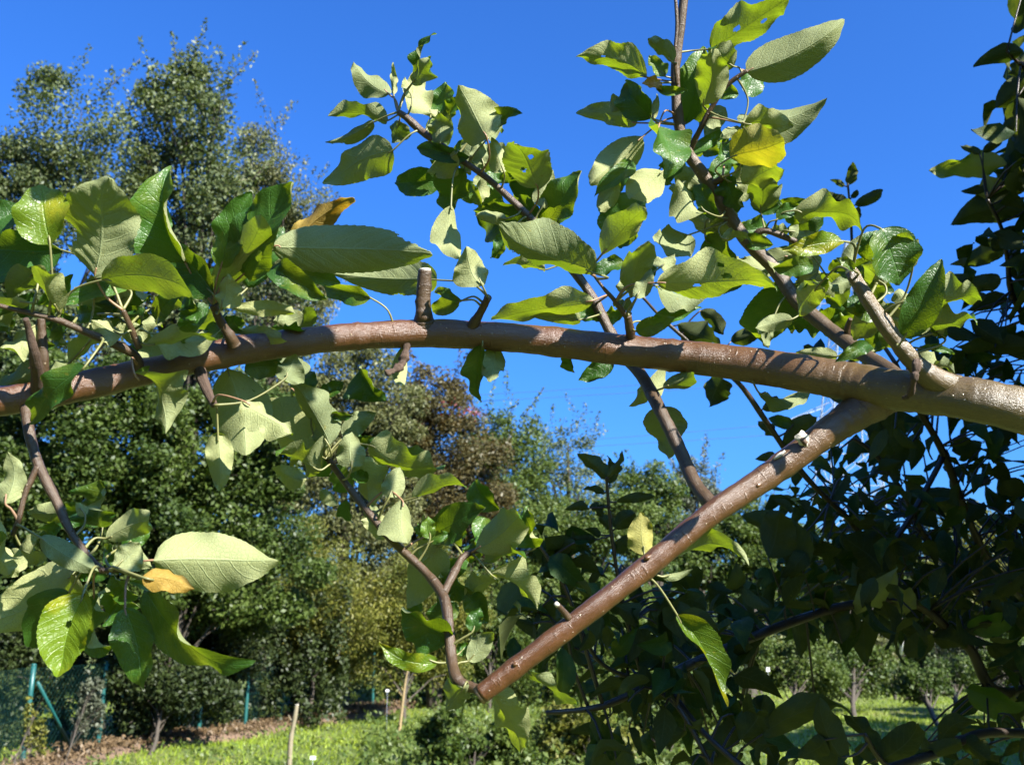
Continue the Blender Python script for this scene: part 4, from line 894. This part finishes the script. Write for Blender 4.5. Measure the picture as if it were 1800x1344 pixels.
(1495,477,1511,413,20,'UL',{'roll':.8}),(1502,476,1468,454,18,'TL'),(1638,586,1722,554,42,'UG'),(1604,582,1652,554,18,'UL'),(1662,596,1635,574,22,'TL'),(1529,605,1468,636,28,'TL',{'dd':-.05}),(1472,626,1398,619,26,'UD'),(1556,502,1513,468,50,'UG'),(1450,480,1482,547,50,'UG'),
(1604,472,1580,408,44,'UG'),(1618,612,1680,622,14,'TL'),(1640,642,1680,650,18,'UG'),(1540,520,1500,600,60,'UD',{'dd':.05}),(1440,500,1400,560,50,'UD',{'dd':.03}),(1240,420,1300,470,60,'UD',{'dd':.03}),(1100,300,1060,350,50,'UD',{'dd':.05}),
(520,690,460,640,60,'UD',{'dd':.03}),(740,820,700,780,40,'UG',{'dd':.04}),(340,500,310,540,50,'UD',{'dd':.03}),(130,560,90,600,50,'UD',{'dd':.03}),(60,480,20,520,60,'UG',{'dd':.02}),(270,540,300,500,40,'UD',{'dd':.03}),
]
frg = np.random.default_rng(5)
for (x0, y0, x1, y1, n_) in ((-20, 430, 540, 600, 105), (-20, 850, 250, 1130, 30), (400, 630, 700, 900, 40), (1040, 150, 1400, 560, 105), (750, 200, 960, 420, 40), (1400, 440, 1660, 620, 36), (700, 830, 940, 1060, 20), (-560, 700, -60, 900, 40)):
    for _ in range(n_):
        a, b = frg.uniform(x0, x1), frg.uniform(y0, y1); t_ = frg.uniform(0, 6.28); l_ = frg.uniform(32, 84)
        LV.append((a, b, a + l_ * math.cos(t_), b + l_ * math.sin(t_) * .9, l_ * frg.uniform(.5, .7), frg.choice(['TD', 'TH', 'UL', 'TL', 'UG', 'TD', 'TG']), {'dd': frg.uniform(.02, .07), 'f': 1}))
LV.sort(key=lambda e: -math.hypot(e[2] - e[0], e[3] - e[1]) * e[4] * (50 if len(e) > 6 and ('m' in e[6] or 'l' in e[6]) else 1))
tw = np.array(TW)
shade_pts = [(292, 640, .63, .06), (512, 600, .675, .075), (862, 590, .70, .06), (800, 588, .70, .035), (1016, 604, .70, .035)]
rest = MB(); rv = []; rf = []; ru = []; ra = []; rn = 0; rpet = MB()
for i, e in enumerate(LV):
    op = e[6] if len(e) > 6 else {}
    rg = np.random.default_rng(int(e[0] * 7 + e[1] * 13 + 5))
    bx, by = e[0], e[1]; dx, dy = bx - tw[:, 0], by - tw[:, 1]; D = np.hypot(dx, dy) + 1e-6
    if 'f' in op and D.min() > 58: continue
    cs = (dx * (e[2] - bx) + dy * (e[3] - by)) / D / math.hypot(e[2] - bx, e[3] - by)
    big = np.where(tw[:, 3] > 17, 1.6, 1.0)
    j = int(np.argmin((np.maximum(D, 10)) * (1.5 - .75 * cs) * big)); ad = tw[j, 2]
    e = list(e[:6]) + [op]
    if e[5] == 'UD' and rg.random() < .55 and 'l' not in op: e[5] = 'TD'
    dep = ad + rg.normal(0, .008)
    V, Fc, uv, Bp, Tp = place_leaf(e, dep, rg, nu=90 if op.get('holes') or op.get('bites') else 40 if i < 100 else 28, nv=30 if op.get('holes') or op.get('bites') else 12 if i < 100 else 8)
    if rg.random() < {'D': .5, 'H': .35, 'G': .12, 'L': .10, 'S': 0}[e[5][1]] and i < 150: shade_pts.append(((e[0] + e[2]) / 2 + rg.normal(0, 12), (e[1] + e[3]) / 2 + rg.normal(0, 12), dep, rg.uniform(.03, .055)))
    var = rg.random()
    Ap = P(tw[j, 0], tw[j, 1], ad)
    m_ = (Tp - Bp).normalized(); mid = Ap.lerp(Bp, .6) - m_ * (Bp - Ap).length * .22 + Vector((0, 0, .004)) * rg.random()
    pv, pf, _, _ = tube([Ap, mid, Bp, Bp + m_ * .006], [.0011, .0007, .0007, .0005], 7, 5)
    pm = 'redpetiole' if rg.random() < .35 else 'petiole'
    if i < 100:
        lo = meshobj('leaf', V, Fc, M[op.get('m', 'leaf')], root, True, {'var': np.full(len(V), var)}, uv)
        if 'l' in op: lo['label'] = op['l']
        mb = MB(); mb.add(pv, pf); mb.build('petiole', M[pm], lo)
    else:
        if 'f' not in op and (Ap - Bp).length < .05: rpet.add(pv, pf)
        rv.append(V); rf.append(Fc + rn); ru.append(uv); ra.append(np.full(len(V), var)); rn += len(V)
o = meshobj('small_leaves', np.concatenate(rv), np.concatenate(rf), M['leaf'], root, True, {'var': np.concatenate(ra)}, np.concatenate(ru)); o['kind'] = 'stuff'
# leaves added outside the frame, sunward of chosen spots, to cast shadows there
sc2 = []; sn2 = []; sL = []
LP = np.array([tuple(P(q[0], q[1], q[2])) for q in TW if q[3] > 16])
for n_s, (px, py, dq, Lq) in enumerate(shade_pts):
    p0 = P(px, py, dq); t = .12
    if n_s > 4:                                            # keep the limbs themselves mostly in the sun
        dl = LP - np.array(p0); al_ = dl @ np.array(SUN); pe = np.linalg.norm(dl - al_[:, None] * np.array(SUN), axis=1)
        if pe.min() < .02 + Lq * .5: continue
    while t < 1.2:
        q = p0 + SUN * t; rp = q - CAM; dd = rp.dot(FWD)
        if dd < .02 or 900 + F * rp.dot(RIGHT) / dd > 1990 or 672 - F * rp.dot(UP) / dd < -190: break
        t += .02
    t += frg.uniform(0, .12)
    q = p0 + SUN * t; dv = Vector(frg.normal(0, 1, 3)); dv -= SUN * dv.dot(SUN); dv.normalize()
    sc2.append(np.array(q - dv * Lq * .5)); sn2.append(np.array(dv)); sL.append(Lq)
OFFL = (np.array(sc2), np.array(sn2), np.array(sL))
o = rpet.build('small_petioles', M['petiole'], root); o['kind'] = 'stuff'

# ------------------------------------------------------------------ shaded apple tree behind, right
t2 = Vector((2.5, 2.5, -.1))
r2 = empty('apple_tree', t2); tag(r2, 'shaded apple tree behind on the right, its leaves nearly black against the sky and lawn', 'tree')
v, f, a_, _ = tube([t2, t2 + Vector((-.02, 0, .5)), t2 + Vector((-.06, -.02, 1.0)), t2 + Vector((0, 0, 1.8)), t2 + Vector((.05, -.1, 2.6)), t2 + Vector((-.05, -.2, 3.4))],
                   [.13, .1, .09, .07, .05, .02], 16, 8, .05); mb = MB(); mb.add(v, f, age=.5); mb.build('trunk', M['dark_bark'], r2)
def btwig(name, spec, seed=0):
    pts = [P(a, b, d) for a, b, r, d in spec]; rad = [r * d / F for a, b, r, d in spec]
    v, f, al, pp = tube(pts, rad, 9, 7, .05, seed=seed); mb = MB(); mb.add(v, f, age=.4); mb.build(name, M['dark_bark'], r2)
    for q in pp: BT.append(q)
BT = []
BR = [
 [(2500, 1150, 24, 2.3), (2100, 1040, 16, 1.9), (1800, 1212, 9, 1.45), (1700, 1135, 8.5, 1.4), (1605, 1058, 8, 1.38), (1500, 1062, 8, 1.35), (1400, 1090, 8, 1.3), (1250, 1150, 7.5, 1.2), (1150, 1198, 7, 1.15), (1060, 1240, 6, 1.12), (960, 1252, 4, 1.1)],
 [(1250, 1150, 5, 1.2), (1170, 1195, 4.5, 1.18), (1095, 1185, 4, 1.16), (1050, 1158, 3.8, 1.15), (1022, 1108, 3.5, 1.14)],
 [(1035, 1245, 3.5, 1.12), (1010, 1180, 3, 1.12), (998, 1120, 2.6, 1.12)],
 [(2300, 1330, 14, 2.0), (1900, 1290, 9, 1.3), (1800, 1288, 8.5, 1.2), (1720, 1290, 8, 1.15), (1640, 1325, 8, 1.1), (1560, 1350, 8, 1.05)],
 [(2350, 1250, 16, 2.2), (1900, 1120, 10, 1.8), (1760, 1010, 8, 1.6), (1710, 930, 7, 1.55), (1660, 800, 6.5, 1.5), (1610, 710, 5.5, 1.45), (1575, 640, 4, 1.42)],
 [(1660, 800, 5, 1.5), (1560, 960, 5, 1.45), (1480, 900, 5, 1.4), (1410, 830, 5, 1.35), (1350, 745, 5, 1.3), (1300, 675, 4.5, 1.28), (1240, 625, 4, 1.26), (1170, 565, 3.2, 1.25), (1130, 522, 2.6, 1.24)],
 [(1780, 1100, 6, 1.7), (1640, 960, 5, 1.65), (1590, 870, 4.5, 1.62), (1540, 800, 4, 1.6), (1500, 770, 3, 1.6)],
 [(2250, 900, 14, 2.0), (1900, 640, 7, 1.55), (1790, 540, 5, 1.5), (1770, 450, 4, 1.48), (1760, 400, 3.5, 1.47), (1735, 350, 3, 1.46)],
 [(1500, 500, 3, 1.5), (1498, 440, 2.5, 1.5), (1495, 375, 2.2, 1.5), (1490, 322, 1.8, 1.5)], [(1575, 640, 4, 1.42), (1530, 570, 3.2, 1.46), (1500, 500, 3, 1.5)],
 [(1130, 1195, 4.5, 1.15), (1095, 1060, 4, 1.14), (1078, 960, 3.4, 1.14), (1071, 900, 3, 1.14), (1066, 840, 2.4, 1.14)],
 [(1060, 1240, 4, 1.12), (1000, 1050, 4, 1.12), (960, 975, 3.4, 1.12), (935, 945, 2.4, 1.12)],
 [(1250, 1345, 5, 1.05), (1190, 1240, 4, 1.08), (1130, 1200, 4, 1.12)], [(1400, 1420, 7, 1.0), (1250, 1300, 5, 1.05), (1170, 1200, 4, 1.14)],
 [(2200, 150, 10, 1.9), (1980, 200, 7, 1.6), (1850, 160, 5, 1.45), (1800, 120, 3.5, 1.4), (1770, 90, 2.5, 1.38)],
 [(1950, 1500, 9, 1.1), (1700, 1420, 6, .98), (1565, 1350, 5, .96), (1520, 1290, 4, .95)],
]
for i, b in enumerate(BR): btwig('branch' if b[0][2] > 8 else 'twig', b, 60 + i)
BL = [ # individually readable dark leaves
(1492,325,1500,284,20,'UD'),(1484,327,1458,316,11,'UD'),(1503,361,1553,333,22,'UD'),(1487,357,1448,338,22,'UD'),(1497,348,1509,333,11,'UD'),(1498,390,1510,362,18,'UD'),
(1067,842,1014,797,28,'UH'),(1068,838,1095,790,14,'UH'),(1072,850,1066,800,22,'UD'),(1078,832,1094,818,11,'UD'),(1062,866,1024,860,14,'UD'),(1084,882,1152,872,18,'UD'),(1034,893,990,896,18,'UD'),(1036,890,1062,908,20,'UD'),(1080,930,1116,902,34,'UD'),(1056,940,1028,930,16,'UD'),(1046,948,1004,944,16,'UD'),
(1010,953,969,987,24,'UD'),(1075,930,1052,905,22,'UD'),(1076,970,1104,940,24,'UD'),(1190,572,1270,612,44,'UD'),(1232,545,1270,590,30,'UD'),(1240,618,1195,590,30,'UD'),(1285,600,1340,580,30,'UD'),(1270,664,1248,715,50,'UD'),
(1340,720,1378,704,22,'UD'),(1360,765,1328,740,20,'UD'),(1395,745,1350,735,24,'TH'),(1365,810,1328,806,20,'UD'),(1380,790,1440,730,40,'UD'),(1770,288,1631,302,44,'UG'),(1722,270,1688,256,14,'UD'),(1728,268,1767,234,18,'UD'),(1734,332,1689,336,17,'UD'),
(1805,366,1671,394,62,'UD'),(1768,318,1716,368,42,'UG'),(1800,-20,1786,60,50,'UD'),(1810,100,1772,130,40,'UD'),(1815,130,1750,190,60,'UD'),(1790,170,1800,275,60,'UD'),(1800,220,1775,320,50,'UD'),(1790,330,1745,300,40,'UD'),(1800,300,1760,345,50,'UD'),
(1765,430,1688,465,44,'UD'),(1745,440,1785,395,30,'UD'),(1760,490,1690,500,34,'UD'),(1770,520,1700,545,30,'UD'),(1800,480,1770,440,30,'UD'),(1340,1290,1520,1245,50,'UD'),(1300,1300,1345,1220,60,'UD'),(1545,1330,1480,1250,30,'UD'),(1545,1335,1620,1260,50,'UD'),
(1480,1330,1440,1225,46,'UD'),(1450,1300,1400,1330,40,'UD'),(1560,1330,1610,1320,24,'UD'),(1650,1310,1720,1270,34,'UD'),(1690,1300,1745,1335,40,'UD'),(1630,1330,1690,1300,30,'UD'),(1410,1000,1345,900,60,'UD'),(1380,960,1300,905,50,'UD'),(1350,980,1370,900,70,'UD'),
(1480,1130,1440,1060,50,'UD'),(1610,1100,1600,1150,50,'UD'),(1640,1120,1700,1140,44,'UD'),(1500,1080,1480,1140,26,'UD'),(1470,1090,1455,1130,22,'UD'),(1590,1080,1570,1030,50,'UG'),(1505,1080,1580,1010,44,'UG'),(1560,1010,1480,940,90,'UD'),
(1700,1210,1810,1240,46,'TH'),(1720,1240,1800,1270,44,'UG'),(1700,1100,1790,1080,40,'TH'),(1420,880,1390,876,12,'US'),(1560,830,1570,700,60,'UD'),(1600,850,1650,930,44,'UD'),(1690,900,1620,860,46,'UD'),(1720,760,1690,690,40,'UD'),(1590,1150,1640,1110,40,'UD'),(1740,1130,1790,1200,50,'UD'),
]
bt = np.array(BT)
rel = bt - np.array(CAM); dep_ = rel @ np.array(FWD); bpx = 900 + F * (rel @ np.array(RIGHT)) / dep_; bpyy = 672 - F * (rel @ np.array(UP)) / dep_
for e in BL[:100]:
    rg = np.random.default_rng(int(e[0] * 7 + e[1] * 13))
    D = np.hypot(bpx - e[0], bpyy - e[1]); j = int(np.argmin(D)); d = float(dep_[j])
    V, Fc, uv, Bp, Tp = place_leaf(list(e) + [{}], d + rg.normal(0, .01), rg, nu=26, nv=8)
    Ap = Vector(bt[j]); pv, pf, _, _ = tube([Ap, Ap.lerp(Bp, .5) - (Tp - Bp) * .08, Bp], [.0016, .0012, .001], 6, 3)
    lo = meshobj('leaf', V, Fc, M['leaf' if e[5] in ('UG', 'US', 'TH') else 'backleaf_shaded'], r2, True, {'var': np.full(len(V), rg.random())}, uv)
    mb = MB(); mb.add(pv, pf, age=.3); mb.build('petiole', M['dark_bark'], lo)

# the rest of its crown: real leaves (a bent blade each) merged as one part, plus crown outside the frame and leaves added sunward to shade it
def bent_leaves(C_, Dm, N_, L, wr, rg):
    n = len(C_); us = np.array([0, .14, .36, .62, .84, 1.0]); W = np.array([.04, .62, 1, .86, .44, .01]); vs = np.array([-1, -.5, 0, .5, 1.])
    D = Dm / np.linalg.norm(Dm, axis=1)[:, None]; Nn = N_ - D * (N_ * D).sum(1)[:, None]; Nn /= np.linalg.norm(Nn, axis=1)[:, None]; S_ = np.cross(Nn, D)
    curl = rg.normal(.12, .28, n); fold = rg.uniform(.1, .9, n); tw_ = rg.normal(0, .9, n); ph = rg.random(n) * 6.28
    out = np.zeros((n, 6, 5, 3)); uv = np.zeros((n, 6, 5, 2))
    for a, u in enumerate(us):
        for b, v_ in enumerate(vs):
            lat = v_ * W[a] * wr * .5 * L; zz = fold * abs(lat) + curl * L * (1 - u) * u * 3 - .12 * L * u * u + .06 * L * np.sin(ph + u * 7 + v_ * 2) * abs(v_)
            an = tw_ * u; la = lat * np.cos(an) - zz * np.sin(an) * .3; zc = lat * np.sin(an) + zz
            out[:, a, b] = C_ + D * (u * L)[:, None] + S_ * la[:, None] + Nn * zc[:, None]; uv[:, a, b] = (u, (v_ + 1) / 2)
    I = np.arange(30).reshape(6, 5); q = np.stack([I[:-1, :-1], I[:-1, 1:], I[1:, 1:], I[1:, :-1]], -1).reshape(-1, 4)[:, ::-1]
    Fq = (np.arange(n)[:, None, None] * 30 + q[None]).reshape(-1, 4)
    return out.reshape(-1, 3), Fq, uv.reshape(-1, 2)
rg = np.random.default_rng(99)
k_ = len(OFFL[0]); V, Fq, uv = bent_leaves(OFFL[0], OFFL[1], np.tile(np.array(SUN), (k_, 1)) + rg.normal(0, .25, (k_, 3)), OFFL[2], .62, rg)
o = meshobj('added_shadow_leaves', V, Fq, M['leaf'], root, True, {'var': np.repeat(rg.random(k_), 30)}, uv); o['kind'] = 'stuff'
mb = MB(); up0 = tb + Vector((-.01, .02, 1.7)); hub = Vector((.85, .35, 2.25)); hub2 = Vector((.45, .1, 2.3)); 
v, f, a_, _ = tube([up0, up0.lerp(hub, .5) + Vector((0, 0, .06)), hub], [.03, .022, .012], 12, 6, .05); mb.add(v, f, age=.5)  # unseen limb added to carry the shadow-casting leaves
for i in range(0, k_):
    q = Vector(OFFL[0][i]); a = min((hub, hub2, hub.lerp(hub2, .5), up0.lerp(hub, .6)), key=lambda h: (h - q).length)
    if i % 4 == 0 and (a - q).length < .35:
        md = a.lerp(q, .5) + Vector((0, 0, .05)); bad = False
        for pp in (a, md, a.lerp(md, .5), md.lerp(q, .5)):
            rp = pp - CAM; dd = rp.dot(FWD)
            if dd > .02 and 900 + F * rp.dot(RIGHT) / dd < 1850 and 672 - F * rp.dot(UP) / dd > -60: bad = True
        if not bad: v, f, _, _ = tube([a, md, q], [.004, .003, .001], 6, 3, caps=False); mb.add(v, f, age=.5)
mb.build('added_limb', M['shoot_bark'], root)
REG = [ # px0, py0, px1, py1, leaves, depth range
 (1420, 720, 1820, 850, 120, 1.35, 2.0), (1380, 850, 1820, 1000, 240, 1.3, 2.1), (1330, 990, 1820, 1100, 230, 1.25, 2.0), (1640, 560, 1820, 700, 55, 1.4, 1.9), (1690, 400, 1830, 560, 26, 1.4, 1.7),
 (1600, 620, 1700, 700, 16, 1.4, 1.7), (1775, 80, 1850, 350, 50, 1.35, 1.6), (1690, 1110, 1840, 1344, 50, 1.2, 1.7), (1340, 1290, 1840, 1370, 38, 1.0, 1.5), (1040, 1090, 1320, 1260, 70, 1.05, 1.4), (900, 1000, 1120, 1150, 40, 1.05, 1.3),
 (1150, 1020, 1340, 1120, 50, 1.1, 1.5), (1040, 1240, 1350, 1370, 50, 1.0, 1.4), (1440, 620, 1560, 720, 18, 1.35, 1.5), (1620, 1230, 1700, 1300, 6, 1.2, 1.4), (950, 930, 1010, 1010, 16, 1.1, 1.2)]
cs_ = []
for x0, y0, x1, y1, n, d0_, d1_ in REG:
    for _ in range(n):
        px, py = rg.uniform(x0, x1), rg.uniform(y0, y1)
        if 1320 < px < 1720 and 1095 < py < 1290: continue
        if 1575 < px < 1660 and 770 < py < 835 or 1600 < px < 1670 and 850 < py < 890 or 1420 < px < 1500 and 700 < py < 760: continue
        cs_.append(P(px, py, rg.uniform(d0_, d1_)))
nv_ = len(cs_)
while len(cs_) < nv_ + 5200:                              # outside the frame, up and to the right, where the crown goes on
    p = Vector((rg.uniform(.5, 3.9), rg.uniform(.9, 3.6), rg.uniform(.9, 3.9)))
    rp = p - CAM; dd = rp.dot(FWD); px = 900 + F * rp.dot(RIGHT) / dd; py = 672 - F * rp.dot(UP) / dd
    if px < 1880 and py > -90: continue
    if ((p.x - 2.3) / 1.75) ** 2 + ((p.y - 2.2) / 1.5) ** 2 + ((p.z - 2.3) / 1.6) ** 2 > 1: continue
    cs_.append(p)
vis = [Vector(c) for c in cs_[:nv_]]; add = 0
while add < 6500:  # unseen leaves added along the sun rays to shade the visible ones
    p0 = vis[int(rg.integers(0, len(vis)))] + Vector(rg.normal(0, .07, 3)); t = .1
    if p0.z > 1.95 and rg.random() < .8: add += 1; continue
    while t < 2.5:
        rp = p0 + SUN * t - CAM; dd = rp.dot(FWD)
        if dd < .05 or 900 + F * rp.dot(RIGHT) / dd > 1900 or 672 - F * rp.dot(UP) / dd < -110: break
        t += .05
    q = p0 + SUN * (t + rg.uniform(.02, .9)); add += 1
    if (q - CAM).length < .5: continue
    s_ = (.7 - q.y) / .574
    if s_ > 0:
        p = q - SUN * s_
        if -.5 < p.x < .48 and 1.05 < p.z < 2.15: continue
    cs_.append(q)
cs_ = np.array(cs_); n = len(cs_)
Dm = rg.normal(0, 1, (n, 3)); Dm[:, 2] -= .7; Nn = rg.normal(0, .6, (n, 3)); Nn[:, 2] += .7; Nn[:, 1] += .3
V, Fq, uv = bent_leaves(cs_, Dm, Nn, np.where(np.arange(n) < nv_, rg.uniform(.034, .066, n), .09), .5, rg)
o = meshobj('crown', V, Fq, M['backleaf_shaded'], r2, True, {'var': np.repeat(rg.random(n), 30)}, uv); o['kind'] = 'stuff'
# fine twigs that carry them
mb = MB()
for i in rg.permutation(nv_)[:330]:
    c = Vector(cs_[i]); j = int(np.argmin(((bt - cs_[i]) ** 2).sum(1))); a = Vector(bt[j])
    if (a - c).length > .3: a = c + (a - c).normalized() * .16
    v, f, _, _ = tube([a, a.lerp(c, .5) + Vector((0, 0, .01)), c], [.002, .0015, .001], 5, 2, caps=False); mb.add(v, f, age=.3)
o = mb.build('fine_twigs', M['dark_bark'], r2); o['kind'] = 'stuff'
